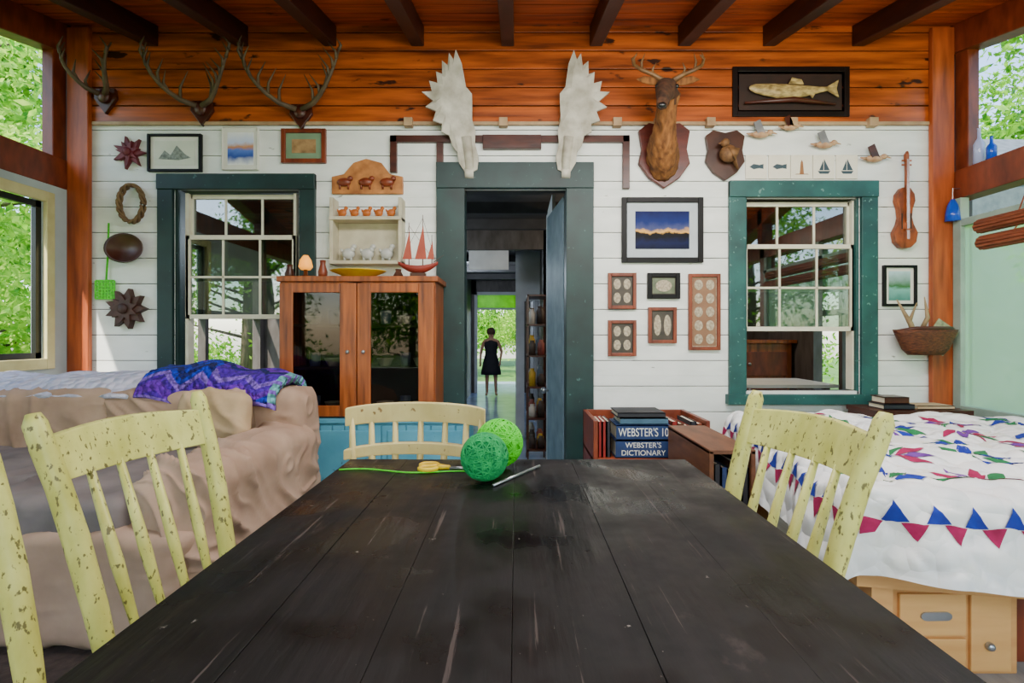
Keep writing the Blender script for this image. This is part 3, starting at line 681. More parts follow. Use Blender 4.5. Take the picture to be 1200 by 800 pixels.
m.add(V,Fa); part(th,m,'hull',M('ship_red',(150,50,34),(110,30,20)),smooth=True)
m=MB()
for dx,h in ((-.06,.36),(.03,.41),(.09,.28)): m.tube([c+Vector((dx,0,.06)),c+Vector((dx,0,h))],[.004,.002],6)
m.tube([c+Vector((.1,0,.1)),c+Vector((.17,0,.15))],[.003,.001],6).box(c.x-.05,c.x+.05,c.y-.02,c.y+.02,c.z,c.z+.03)
for dx,h in ((-.06,.34),(.03,.39)):
    for ex in (-.12,.12): m.tube([c+Vector((dx,0,h)),c+Vector((ex,0,.09))],.001,4)
part(th,m,'mast',walnut)
m=MB()
for dx,z0_,z1_,w_ in ((-.06,.12,.30,.04),(.03,.12,.34,.05),(.09,.12,.24,.03)): m.poly([(c.x+dx-w_,c.z+z0_),(c.x+dx+w_*.5,c.z+z0_),(c.x+dx+.004,c.z+z1_)],c.y-.006,c.y-.004)
part(th,m,'sail',M('sail_rust',(176,80,56),(140,50,36)))

# ---------------------------------------------------------------- antlers
def rack(name,label,u,v,hs,ht,mat,seed,tines=4,plaque=True,depth=.2):
    rs=random.Random(seed); c=Vector((wx(u),D-.013,wz(v))); th=T(name,label,'antlers',c,group='mounted antlers')
    hs*=S; ht*=S
    for sd in (-1,1):
        m=MB(); pts=[c+Vector((sd*.02,-.05,.02))]
        n=8
        for i in range(1,n+1):
            t=i/n; pts.append(c+Vector((sd*(.03+hs*math.sin(t*1.5)**.8*(1-.12*t)),-.05-depth*math.sin(t*2.3)*.8,.02+ht*(t**1.35))))
        m.tube(pts,[.02-.015*i/n for i in range(n+1)],8)
        for k in range(tines):
            i=1+int(k*(n-1)/tines); p=pts[i]; L=ht*(.42-.04*k)*rs.uniform(.8,1.15)
            d=Vector((-sd*.25+rs.uniform(-.35,.3),-.35,1)).normalized()
            m.tube([p,p+d*L*.5+Vector((sd*.02,0,0)),p+d*L+Vector((-sd*.01,0,.02))],[.013,.009,.002],6)
        part(th,m,'antler',mat,smooth=True)
    if plaque:
        part(th,MB().poly([(c.x-.07,c.z+.07),(c.x+.07,c.z+.07),(c.x+.08,c.z),(c.x,c.z-.11),(c.x-.08,c.z)],D-.04,D-.013).ball((c.x,D-.05,c.z+.01),(.045,.025,.05)),'plaque',walnut,bevel=.004)
rack('mounted_antlers','grey branching deer antlers mounted on pine boards',128,118,24,48,antler_m,1,4)
rack('mounted_antlers','wide many-pointed antlers mounted above the window',240,132,48,62,antler_m,2,7)
rack('mounted_antlers','large caribou style antlers above the framed pictures',355,136,56,66,antler_m,5,7)
def moose(sd,ub,lab,lean):
    out=[(2,0),(-8,-4),(-12,-20),(-9,-38),(-12,-54),(-9,-68),(-12,-90),(-13,-100),(-6,-108),(-4,-136),(2,-152),(7,-140),(12,-147),(16,-132),(23,-137),(25,-121),(33,-123),(33,-109),(44,-111),(42,-97),(56,-97),(42,-87),(54,-79),(40,-75),(46,-63),(34,-60),(36,-50),(26,-46),(24,-34),(18,-26),(17,-12),(10,0)]
    base=wz(205); kz=.87; kx=.80
    pts=[(wx(ub)+sd*(a*kx-b*lean)*S,base-b*kz*S) for a,b in out]
    th=T('moose_antler',lab,'antlers',(wx(ub),D-.03,base),group='moose antlers')
    cx_=sum(p[0] for p in pts)/len(pts); cz_=wz(118)
    n=len(pts); V=[];Fa=[]
    def yo(x,z): return D-.05-.11*max(0,(z-base)/(150*S))**1.2-.04*abs(x-wx(ub))/.2
    for off in (0,.018):
        for x,z in pts: V.append((x,yo(x,z)+off,z))
    for off in (-.014,.03):
        for x,z in pts:
            xx=cx_+(x-cx_)*.6; z2=cz_+(z-cz_)*.74; V.append((xx,yo(xx,z2)+off,z2))
    for i in range(n):
        j=(i+1)%n
        Fa+=[(i,j,n+j,n+i),(i,2*n+i,2*n+j,j),(n+i,n+j,3*n+j,3*n+i)]
    Fa+=[tuple(2*n+i for i in range(n)),tuple(3*n+i for i in range(n))]
    part(th,MB().add(V,Fa),'palm',moose_m)
    b=Vector((wx(ub)+sd*.02,D-.06,base+.08))
    part(th,MB().tube([b+Vector((0,.02,-.09)),b,b+Vector((sd*.02,-.02,.16))],[.03,.034,.04],10).tube([b+Vector((-sd*.03,.02,-.08)),b+Vector((sd*.03,.02,-.08))],.04,10),'burr',moose_m,smooth=True)
moose(-1,554,'broad pale moose antler mounted beside the doorway top',.10)
moose(1,659,'broad pale moose antler mounted above doorway corner',.06)

# deer head mount
c=Vector((wx(777),D,wz(185)))
th=T('deer_head_mount','taxidermy deer head with antlers on wooden shield','deer head',c)
def shield(cu,v0,v1,hw):
    cx_=wx(cu); t=wz(v0); b=wz(v1); w_=hw*S; h=t-b
    return [(cx_-w_*.6,t),(cx_,t-.02),(cx_+w_*.6,t),(cx_+w_,t-h*.12),(cx_+w_*.88,t-h*.4),(cx_+w_,t-h*.62),(cx_+w_*.6,t-h*.84),(cx_,b),(cx_-w_*.6,t-h*.84),(cx_-w_,t-h*.62),(cx_-w_*.88,t-h*.4),(cx_-w_,t-h*.12)]
part(th,MB().poly(shield(777,146,222,30),D-.035,D),'plaque',mahog,bevel=.006)
def loft(rings,seg=28,fz=0):
    m=MB(); V=[];Fa=[]; R=[]
    for i in range(len(rings)-1):
        for s_ in range(6):
            f=s_/6; R.append(tuple(a*(1-f)+b*f for a,b in zip(rings[i],rings[i+1])))
    R.append(rings[-1])
    for (u,v,dd,rx,rz,tilt) in R:
        cc=P(u,v,dd)
        for k in range(seg):
            a=2*math.pi*k/seg; p=Vector((rx*math.cos(a),0,rz*math.sin(a))); p.rotate(Matrix.Rotation(tilt,3,'X')); q=cc+p
            if fz: q=q+p.normalized()*fz*noise.noise(Vector((q.x*55,q.y*40,q.z*16)))
            V.append(q)
    n=len(R)
    for i in range(n-1):
        for k in range(seg): Fa.append((i*seg+k,i*seg+(k+1)%seg,(i+1)*seg+(k+1)%seg,(i+1)*seg+k))
    Fa+=[tuple(range(seg)),tuple((n-1)*seg+k for k in range(seg))]
    return m.add(V,Fa)
nk=[(777,184,D-.03,.115,.18,0),(777,176,D-.10,.102,.15,-.3),(778,160,D-.17,.082,.115,-.7),(780,140,D-.22,.066,.09,-1.0),(782,122,D-.26,.06,.078,-1.1),
    (783,108,D-.29,.07,.075,-.6),(781,104,D-.35,.072,.07,.1),(779,109,D-.41,.056,.058,.35),(777,116,D-.47,.038,.044,.4),(776,121,D-.52,.036,.038,.4),(776,124,D-.545,.018,.02,.4)]
part(th,loft(nk[:6],40,.018),'neck',fur,smooth=True)
part(th,loft(nk[4:],32,.006),'head',fur_dark,smooth=True)
for sd in (-1,1):
    part(th,MB().tube([P(783+sd*10,98,D-.29),P(783+sd*19,95,D-.29),P(783+sd*29,93,D-.28),P(783+sd*37,93,D-.28)],[.014,.028,.024,.003],10,.4),'ear',fur,smooth=True)
for u in (770,793): part(th,MB().ball(P(u,101,D-.37),.014),'eye',black,smooth=True)
part(th,MB().ball(P(776,123,D-.548),(.026,.016,.018)),'nose',black,smooth=True)
for sd in (-1,1):
    m=MB(); q=[P(783+sd*6,94,D-.31),P(783+sd*18,87,D-.29),P(783+sd*31,82,D-.3),P(783+sd*40,76,D-.34),P(783+sd*42,69,D-.4),P(783+sd*37,64,D-.45)]
    m.tube(q,[.017,.015,.013,.011,.008,.003],8)
    for i,L in ((1,11),(2,17),(3,12)):
        e=q[i]+Vector((-sd*.015,-.03,L*.0055)); m.tube([q[i],(q[i]+e)/2+Vector((sd*.012,0,0)),e],[.011,.008,.002],6)
    part(th,m,'antler',M('antler_brown%d'%sd,(136,98,58),(84,56,32),.5,12),smooth=True)
th=T('shield_mount','dark shield plaque with small mounted brown bird','trophy',(wx(848),D,wz(190)))
part(th,MB().poly(shield(848,154,213,23),D-.03,D),'plaque',M('dark_plaque',(76,42,28),(44,24,16),.35),bevel=.005)
bx,bz=wx(849),wz(184)
part(th,MB().ball((bx,D-.07,bz),(.062,.045,.062)).ball((bx-.03,D-.085,bz+.07),(.03,.028,.03)).tube([(bx-.05,D-.09,bz+.07),(bx-.08,D-.095,bz+.06)],[.012,.003],8).tube([(bx+.03,D-.07,bz-.02),(bx+.07,D-.06,bz-.11)],[.035,.014],8,.4).poly([(bx-.02,bz+.03),(bx+.06,bz+.02),(bx+.03,bz-.06)],D-.12,D-.1),'bird',M('bird_brown',(140,96,52),(60,38,22),.7,30),smooth=True)

# ---------------------------------------------------------------- frames
def frame(u0,v0,u1,v1,bw,fm,mm,mw,pm,label,art=None,cat='picture',tilt=0):
    a,b,c_,d_=wx(u0),wx(u1),wz(v1),wz(v0); t=bw*S
    th=T('framed_picture',label,cat,((a+b)/2,D,c_))
    m=MB().box(a,a+t,D-.028,D,c_,d_).box(b-t,b,D-.028,D,c_,d_).box(a+t,b-t,D-.028,D,c_,c_+t).box(a+t,b-t,D-.028,D,d_-t,d_)
    part(th,m,'frame',fm,bevel=.003)
    if mw: part(th,MB().box(a+t,b-t,D-.012,D-.004,c_+t,d_-t),'mat_board',mm)
    k=t+mw*S
    part(th,MB().box(a+k,b-k,D-.015,D-.0115,c_+k,d_-k),'picture',pm)
    if art: art(th,a+k,b-k,c_+k,d_-k)
    return th
sunset=ZG('sunset_print',[(0,(4,10,36)),(.2,(10,22,66)),(.34,(5,6,14)),(.42,(10,8,12)),(.46,(240,180,90)),(.54,(70,76,120)),(.72,(14,36,104)),(1,(4,16,74))],.09,.37)
frame(728,232,823,308,6,blackframe,grey_mat,10,sunset,'sunset lake photograph in black frame with pale mat')
sepia=M('sepia_print',(206,192,164),(120,104,84),.6,60); dkp=M('dark_print',(76,66,54),(40,34,28),.5,20)
def ovals(nx,ny,mat=sepia):
    def fn(th,a,b,c_,d_):
        for i in range(nx):
            for j in range(ny):
                x=a+(b-a)*(i+.5)/nx; z=c_+(d_-c_)*(j+.5)/ny; rx=(b-a)/nx*.36; rz=(d_-c_)/ny*.38
                part(th,MB().poly([(x+rx*math.cos(t),z+rz*math.sin(t)) for t in [2*math.pi*k/16 for k in range(16)]],D-.018,D-.015),'photograph',mat)
    return fn
frame(712,320,745,362,4,redwood,dkp,1,dkp,'red-brown frame holding small vintage portraits',ovals(2,2))
frame(758,320,796,350,5,blackframe,dkp,1,M('green_print',(120,130,100),(70,80,60),.6,20),'small black frame with vintage photograph',ovals(1,1))
frame(806,321,843,410,4,redwood,sepia,1,M('mat_tan',(150,110,80),(120,84,60)),'tall red-brown frame with rows of oval portraits',ovals(2,5,sepia))
frame(712,375,745,417,4,redwood,dkp,1,dkp,'square red-brown frame with four vintage photos',ovals(2,2))
frame(759,360,792,402,4,redwood,dkp,1,dkp,'red-brown frame with two vintage portraits',ovals(2,1))
frame(1033,311,1072,359,3,blackframe,white_m,4,ZG('lake_print',[(0,(60,120,110)),(.4,(120,180,170)),(.5,(60,110,60)),(1,(190,220,230))],.03,.26),'thin black frame with lakeside print')
def sketch(th,a,b,c_,d_):
    m=MB(); h=d_-c_; w_=b-a
    m.poly([(a+.1*w_,c_+.25*h),(a+.25*w_,c_+.6*h),(a+.4*w_,c_+.4*h),(a+.55*w_,c_+.8*h),(a+.75*w_,c_+.45*h),(a+.9*w_,c_+.3*h),(a+.6*w_,c_+.2*h)],D-.018,D-.0155)
    part(th,m,'drawing',M('ink',(160,168,160),(80,86,84),.8,50))
frame(175,158,238,202,3,blackframe,white_m,5,M('cream_paper',(220,222,206),(200,204,188)),'black framed sketch of a landscape on white planks',sketch)
frame(262,150,304,200,1,white_m,white_m,5,ZG('blue_lake',[(0,(235,235,235)),(.25,(50,80,160)),(.45,(90,120,200)),(.55,(200,140,90)),(.7,(200,210,240)),(1,(240,240,240))],.04,.27),'white mounted watercolour of a blue lake')
frame(331,152,383,192,5,redwood,M('green_mat',(130,156,124),(110,134,106)),7,M('brown_print',(190,150,100),(110,80,50),.6,18),'brown wooden frame with green mat and animal print')
def fish(th,a,b,c_,d_):
    xm=(a+b)/2; zm=(c_+d_)/2; L=(b-a)*.42; V=[];Fa=[];seg=14
    prof=[(-1,.03),(-.96,.10),(-.85,.17),(-.65,.22),(-.35,.26),(0,.25),(.3,.20),(.55,.13),(.75,.085),(.85,.085)]
    for t,r in prof:
        for k in range(seg):
            q=2*math.pi*k/seg; V.append((xm+t*L,D-.045-.03*r/.3*math.sin(q),zm+r*L*.62*math.cos(q)-.018*math.cos(t*2)+.008))
    for i in range(len(prof)-1):
        for k in range(seg): Fa.append((i*seg+k,i*seg+(k+1)%seg,(i+1)*seg+(k+1)%seg,(i+1)*seg+k))
    m=MB().add(V,Fa); z=zm+.01
    m.poly([(xm+.80*L,z+.05*L),(xm+1.05*L,z+.2*L),(xm+1.0*L,z),(xm+1.05*L,z-.2*L),(xm+.80*L,z-.05*L)],D-.05,D-.042)
    m.poly([(xm-.1*L,z+.11*L),(xm-.02*L,z+.25*L),(xm+.2*L,z+.2*L),(xm+.25*L,z+.09*L)],D-.05,D-.042)
    m.poly([(xm-.3*L,z-.14*L),(xm-.22*L,z-.27*L),(xm-.1*L,z-.16*L)],D-.05,D-.042).poly([(xm+.35*L,z-.08*L),(xm+.45*L,z-.22*L),(xm+.55*L,z-.06*L)],D-.05,D-.042)
    part(th,m,'fish',cardgold,smooth=False)
    part(th,MB().tube([(a+.03,D-.04,c_+.04),(xm,D-.05,c_+.06),(b-.06,D-.04,c_+.03)],[.008,.02,.008],8),'driftwood',walnut,smooth=True)
frame(857,80,993,138,6,M('fish_frame',(24,13,11),(12,7,6),.4,spec=.3),walnut,2,M('fish_back',(50,26,16),(26,14,9),.6),'dark shadow box holding a golden mounted fish',fish,'fish trophy')
boat=M('tile_ink',(60,80,90),(40,60,70)); boat2=M('tile_ochre',(170,120,70),(130,80,50))
for i,u in enumerate((873,900,926,952,979)):
    a,b,c_,d_=wx(u),wx(u+25),wz(210),wz(182)
    th=T('ceramic_tile','cream tile with small painted %s'%(('fish','fish','lighthouse','sailboat','sailboat')[i]),'tile',((a+b)/2,D,c_),group='row of cream tiles')
    part(th,MB().box(a,b,D-.012,D,c_,d_),'tile',cream_tile,bevel=.003)
    xm=(a+b)/2; zm=(c_+d_)/2; s_=.05; m=MB()
    if i<2: m.poly([(xm-s_,zm),(xm-.02,zm+.02),(xm+.02,zm+.012),(xm+s_,zm+.02),(xm+s_,zm-.015),(xm+.02,zm-.01),(xm-.02,zm-.018)],D-.0135,D-.012)
    elif i==2: m.poly([(xm-.015,zm-.05),(xm+.015,zm-.05),(xm+.008,zm+.03),(xm,zm+.05),(xm-.008,zm+.03)],D-.0135,D-.012).poly([(xm-.05,zm-.055),(xm+.05,zm-.055),(xm+.04,zm-.05),(xm-.04,zm-.05)],D-.0135,D-.012)
    else: m.poly([(xm-.045,zm-.03),(xm+.045,zm-.03),(xm+.03,zm-.05),(xm-.03,zm-.05)],D-.0135,D-.012).poly([(xm,zm-.025),(xm,zm+.055),(xm+.04,zm-.025)],D-.0135,D-.012).poly([(xm-.005,zm-.025),(xm-.005,zm+.045),(xm-.035,zm-.025)],D-.0135,D-.012)
    part(th,m,'painted_motif',boat if i!=2 else boat2)
def duck(u,v,s_,k):
    x,z=wx(u),wz(v); m=MB().ball((x,D-.04,z),(.055*s_,.022,.024*s_)).ball((x+.06*s_,D-.045,z+.012*s_),(.02*s_,.016,.017*s_)).tube([(x+.075*s_,D-.045,z+.01*s_),(x+.105*s_,D-.045,z+.002*s_)],[.008,.003],6).tube([(x-.05*s_,D-.04,z),(x-.09*s_,D-.04,z+.006)],[.014,.004],6,.5)
    th=T('flying_duck','small carved flying duck ornament on white planks','ornament',(x,D,z-.03),group='flying duck ornaments')
    part(th,m,'body',M('duck_tan%d'%k,(206,170,130),(140,90,60),.5,20),smooth=True)
    part(th,MB().poly([(x-.025*s_,z),(x+.025*s_,z),(x-.01*s_,z+.09*s_),(x-.05*s_,z+.07*s_)],D-.06,D-.05).box(x-.008,x+.008,D-.03,D,z-.01,z+.01),'wing',walnut if k%2 else M('wing_grey%d'%k,(150,150,150),(90,90,96)))
for k,(u,v,s_) in enumerate(((888,160,1.1),(922,152,.9),(962,172,1.1),(1020,188,1.1))): duck(u,v,s_,k)
xm=wx(1056); th=T('fiddle','orange varnished wooden fiddle hanging on the wall','fiddle',(xm,D,wz(292)))
def fz(v): return wz(v)
prof=[(0,292),(6,291),(12,285),(14,274),(9,264),(7,256),(8,246),(11,237),(10,229),(5,222),(0,221)]
pts=[(xm+a*S,fz(v)) for a,v in prof]+[(xm-a*S,fz(v)) for a,v in prof[::-1][1:-1]]
part(th,MB().poly(pts,D-.05,D-.005),'body',fiddle_m,bevel=.006)
part(th,MB().box(xm-.012,xm+.012,D-.065,D-.045,fz(262),fz(190)).tube([(xm,D-.05,fz(192)),(xm,D-.05,fz(184)),(xm+.012,D-.04,fz(180))],[.016,.017,.008],8).box(xm-.035,xm+.035,D-.055,D-.048,fz(192),fz(190)).box(xm-.035,xm+.035,D-.055,D-.048,fz(197),fz(195)).box(xm-.02,xm+.02,D-.07,D-.05,fz(272),fz(270)),'neck',fiddle_m,bevel=.002)
part(th,MB().box(xm-.035,xm-.028,D-.053,D-.049,fz(270),fz(252)).box(xm+.028,xm+.035,D-.053,D-.049,fz(270),fz(252)),'sound_holes',black)
m=MB()
for k in (-1.5,-.5,.5,1.5): m.tube([(xm+k*.005,D-.069,fz(282)),(xm+k*.005,D-.068,fz(190))],.0008,4)
part(th,m,'strings',steel)
xm=wx(1070); zb_=wz(415); th=T('wall_basket','brown wicker wall basket holding antler and papers','basket',(xm,D-.1,zb_))
part(th,MB().lathe([(.12,0),(.16,.04),(.21,.15),(.22,.175),(.205,.17),(.14,.04)],(xm,D-.11,zb_),28,1,.42),'body',wicker,smooth=True)
part(th,MB().tube([(xm-.215,D-.11,zb_+.16),(xm-.12,D-.18,zb_+.185),(xm,D-.2,zb_+.185),(xm+.12,D-.18,zb_+.185),(xm+.215,D-.11,zb_+.16)],.012,8),'rim',walnut,smooth=True)
th=T('shed_antler','forked antler sticking out of the wicker basket','antler',(xm-.03,D-.11,zb_+.06))
part(th,MB().tube([(xm-.04,D-.11,zb_+.06),(xm-.12,D-.13,zb_+.22),(xm-.22,D-.14,zb_+.38)],[.02,.017,.004],8).tube([(xm-.06,D-.11,zb_+.1),(xm+.0,D-.13,zb_+.26),(xm-.03,D-.14,zb_+.40)],[.017,.014,.003],8).tube([(xm-.13,D-.13,zb_+.22),(xm-.09,D-.15,zb_+.36)],[.014,.003],6),'antler',M('pale_antler',(176,150,112),(110,84,56),.6,10),smooth=True)
m=MB().box(-.05,.12,-.003,.003,0,.2)
for i,p in enumerate(m.v): q=Vector(p); q.rotate(Matrix.Rotation(.6,3,'Y')); m.v[i]=q+Vector((xm+.03,D-.1,zb_+.06))
top(m,'folded_map','folded printed paper tucked in the wicker basket','paper',M('map_paper',(190,186,150),(110,120,90),.8,30))
def star(u,v,r,n,mat,name,label,cat,ri=.45,dep=.03,petal=False):
    x,z=wx(u),wz(v); m=MB(); R=r*S
    for lay in range(2):
        pts=[]
        for i in range(2*n):
            a=math.pi*i/n+lay*.3; rr=(R if i%2==0 else R*ri)*(1-.3*lay); pts.append((x+rr*math.cos(a),z+rr*math.sin(a)))
        m.poly(pts,D-dep-.015*lay,D-.012*lay)
    m.ball((x,D-dep-.02,z),(R*.25,.02,R*.25))
    top(m,name,label,cat,mat,bevel=.003)
star(154,180,20,7,M('maple_red',(128,44,54),(84,24,34),.6),'leaf_ornament','dark red metal leaf ornament on white planks','ornament')
star(152,362,24,9,M('pinecone_brown',(86,50,40),(48,26,22),.6),'pinecone_wreath','dark brown pinecone wreath on the white planks','wreath',.6,.05)
x,z=wx(158),wz(240); m=MB(); 
for k in range(5):
    m.tube([(x+(.085+.008*math.sin(5*a+k*2))*math.cos(a),D-.035+.02*math.cos(5*a+k*2),z+(.13+.008*math.sin(5*a+k*2))*math.sin(a)) for a in [2*math.pi*i/48 for i in range(48)]],.009,6,1,True)
top(m,'vine_wreath','oval twisted vine wreath hanging on the wall','wreath',M('vine',(140,110,74),(84,60,38),.8,20),smooth=True)
x,z=wx(152),wz(292)
top(MB().lathe([(.02,.0),(.07,.012),(.135,.055),(.14,.06),(.125,.052),(.05,.02)],(0,0,0),28,1,.75),'wooden_bowl','brown carved wooden bowl hung flat on wall','bowl',walnut,smooth=True)
o=bpy.data.objects['wooden_bowl']; o.location=(x,D,z); o.rotation_euler=(math.radians(90),0,0)
th=T('fly_swatter','lime green plastic fly swatter hanging on wall','fly swatter',(wx(126),D-.01,wz(350)))
part(th,MB().tube([(wx(130),D-.02,wz(262)),(wx(129),D-.02,wz(300)),(wx(127),D-.02,wz(330))],.006,6),'handle',lime,smooth=True)
m=MB(); 
for i in range(7):
    m.box(wx(115)+.132*i/6-.006,wx(115)+.132*i/6+.006,D-.024,D-.018,wz(350),wz(329)); 
    m.box(wx(115),wx(115)+.132,D-.025,D-.019,wz(350)+.128*i/6-.006,wz(350)+.128*i/6+.006)
part(th,m,'paddle',lime)
x0_,x1_=wx(390),wx(473); 
th=T('carved_plaque','arched orange wood plaque carved with animals','plaque',(wx(431),D,wz(230)))
pts=[(x0_,wz(228)),(x1_,wz(228)),(x1_,wz(208)),(wx(458),wz(205)),(wx(448),wz(192)),(wx(430),wz(187)),(wx(415),wz(192)),(wx(404),wz(205)),(x0_,wz(208))]
part(th,MB().poly(pts,D-.025,D),'board',M('carved_wood',(206,134,70),(124,68,28),.5,14),bevel=.005)
for u in (405,430,455): part(th,MB().ball((wx(u),D-.035,wz(215)),(.05,.02,.03)).ball((wx(u)+.045,D-.04,wz(211)),(.02,.016,.018)).box(wx(u)-.035,wx(u)-.025,D-.04,D-.025,wz(223),wz(216)).box(wx(u)+.025,wx(u)+.035,D-.04,D-.025,wz(223),wz(216)),'carving',redwood,smooth=True)
th=T('wall_shelf','white painted two-tier wall shelf with small figurines','shelf',(wx(434),D,wz(312)))
part(th,MB().box(wx(393),wx(397),D-.12,D,wz(312),wz(236)).box(wx(471),wx(475),D-.12,D,wz(312),wz(236)).box(wx(393),wx(475),D-.13,D,wz(262),wz(258)).box(wx(393),wx(475),D-.13,D,wz(312),wz(308)).box(wx(397),wx(471),D-.008,D,wz(308),wz(262)),'body',M('shelf_paint',(206,198,174),(170,160,136)),bevel=.003)
amber=M('amber_wood',(214,120,40),(150,70,22),.5,20)
def figurine(u,v,s_,mat,lab,grp):
    x,z=wx(u),wz(v); m=MB().ball((x,D-.07,z+.035*s_),(.03*s_,.02*s_,.026*s_)).ball((x+.026*s_,D-.07,z+.068*s_),.013*s_).tube([(x+.016*s_,D-.07,z+.045*s_),(x+.024*s_,D-.07,z+.068*s_)],[.014*s_,.01*s_],8).box(x-.022*s_,x-.012*s_,D-.08,D-.06,z,z+.03*s_).box(x+.008*s_,x+.018*s_,D-.08,D-.06,z,z+.03*s_).tube([(x-.026*s_,D-.07,z+.045*s_),(x-.036*s_,D-.07,z+.06*s_)],[.01*s_,.003],6)
    top(m,'animal_figurine',lab,'figurine',mat,smooth=True,group=grp)
for u in (405,419,433,447,461): figurine(u,257.8,1,amber,'small amber wooden animal figurine on shelf','amber figurines')
for u in (412,434,456): figurine(u,307.8,1.5,china,'white china animal figurine on lower shelf','china figurines')
def bottle(x,y,z,h,r,mat,lb):
    top(MB().lathe([(r,0),(r,h*.55),(r*.35,h*.72),(r*.3,h*.95),(r*.4,h)],(x,y,z),16),'glass_bottle',lb,'bottle',mat,smooth=True)
bottle(XR+.035,D-.2,wz(203)+.001,.24,.032,clearbottle,'clear glass bottle standing on the beam')
bottle(XR+.035,D-.29,wz(203)+.001,.15,.028,bluebottle,'small cobalt blue bottle standing on beam')
th=T('wind_bell','cobalt blue glass bell hanging below the beam','wind bell',(XR-.05,D-.09,wz(262)))
x,y,z=th.location
part(th,MB().lathe([(.045,0),(.042,.05),(.03,.11),(.012,.15)],(x,y,z),18),'bell',bluebottle,smooth=True)
part(th,MB().tube([(x,y,z+.14),(x,y,wz(225)),(x+.06,y,wz(225))],.003,6),'cord',steel)
for k,(zz_,xx) in enumerate(((1.80,XR-.09),(1.685,XR-.12))):
    m=MB()
    for q in range(10):
        a=2*math.pi*q/10; m.tube([(xx+.034*math.cos(a),1.3,zz_+.034*math.sin(a)),(xx+.034*math.cos(a),D-.34-.05*k,zz_+.034*math.sin(a))],.013,6)
    m.tube([(xx,1.28,zz_),(xx,D-.32-.05*k,zz_)],.03,8)
    hi=wz(236) if k==0 else 1.753
    m.tube([(xx,D-.6,zz_+.04),(xx+(.08 if k==0 else .02),D-.6,hi)],.004,5).tube([(xx,1.6,zz_+.04),(xx+(.08 if k==0 else .02),1.6,hi)],.004,5)
    top(m,'rolled_blind','rolled red-brown reed blind tied below the beam','blind',M('reed%d'%k,(150,76,44),(96,42,22),.6,10,(8,1,8)),group='rolled blinds')

# ---------------------------------------------------------------- low bookcase with dictionaries
th=T('low_bookcase','low red-brown bookcase against the white wall','bookcase',(.76,3.1,0))
bx0,bx1=.43,1.08
part(th,MB().box(bx0,bx0+.025,2.85,3.3,0,.62).box(bx1-.025,bx1,2.85,3.3,0,.62).box(bx0,bx1,2.85,3.3,.39,.41).box(bx0,bx1,2.85,3.3,.1,.12).box(bx0,bx1,3.28,3.3,0,.62),'body',redwood,bevel=.003)
def book(x0,x1,y0,y1,z0,z1,mat,label,grp=None,text=None,upright=False,tcol=None):
    th=T('book',label,'book',((x0+x1)/2,(y0+y1)/2,z0),group=grp)
    t=.005
    if upright: 
        part(th,MB().box(x0,x0+t,y0,y1,z0,z1).box(x1-t,x1,y0,y1,z0,z1).box(x0,x1,y0,y0+t,z0,z1),'cover',mat)
        part(th,MB().box(x0+t,x1-t,y0+t,y1-.008,z0+.004,z1-.004),'pages',paper)
    else:
        part(th,MB().box(x0,x1,y0,y1,z0,z0+t).box(x0,x1,y0,y1,z1-t,z1).box(x0,x1,y0,y0+t,z0,z1),'cover',mat)
        part(th,MB().box(x0+.006,x1-.006,y0+t,y1-.008,z0+t,z1-t),'pages',paper)
    if text:
        for tx,fs,zo in text:
            cu=bpy.data.curves.new('lettering','FONT'); cu.body=tx; cu.size=(z1-z0)*fs; cu.align_x='CENTER'; cu.align_y='CENTER'; cu.extrude=.0006
            ob=bpy.data.objects.new('tmp',cu); COL.objects.link(ob); dg=bpy.context.evaluated_depsgraph_get(); me=bpy.data.meshes.new_from_object(ob.evaluated_get(dg))
            bpy.data.objects.remove(ob); w_=max(v.co.x for v in me.vertices)-min(v.co.x for v in me.vertices); sc=min(1,(x1-x0)*.92/w_)
            me.materials.clear(); me.materials.append(tcol or white_m)
            o=bpy.data.objects.new('lettering',me); o.parent=th; o.rotation_euler=(math.radians(90),0,0); o.scale=(sc,1,1); o.location=(0,y0-(y0+y1)/2-.001,(z1-z0)*zo); COL.objects.link(o)
    return th
navy=M('navy_cloth',(34,60,110),(20,40,80),.6); blk=M('black_cloth',(38,38,46),(22,22,30),.6); redc=M('red_cloth',(160,36,28),(110,20,16),.6); teal_c=M('slate_cloth',(70,104,126),(46,76,96),.6)
zz_=.411
book(.555,.865,2.86,3.1,zz_,zz_+.098,navy,'thick navy dictionary at bottom of the stack','stacked dictionaries',[("WEBSTER'S",.42,.72),('DICTIONARY',.42,.28)])
book(.56,.865,2.865,3.1,zz_+.099,zz_+.182,navy,'thick navy dictionary with large white lettering','stacked dictionaries',[("WEBSTER'S 10",.8,.5)])
book(.585,.855,2.88,3.1,zz_+.183,zz_+.22,teal_c,'slate blue hardcover on the dictionary stack','stacked dictionaries')
book(.57,.84,2.88,3.1,zz_+.221,zz_+.25,blk,'thin black hardcover on the stack top','stacked dictionaries')
random.seed(11)
x=.46;i=0
while x<.53:
    book(x,x+.023,2.88,3.1,zz_,zz_+.2,[redc,redc,blk][i%3],'small red hardcover beside the dictionary stack','small books',None,True); x+=.024;i+=1
x=.875
for i in range(5):
    book(x,x+.034,2.88,3.12,zz_,zz_+.2-.012*(i%3),[redc,wicker,redc,blk,redwood][i],'upright hardcover standing beside the dictionaries','small books',None,True); x+=.035
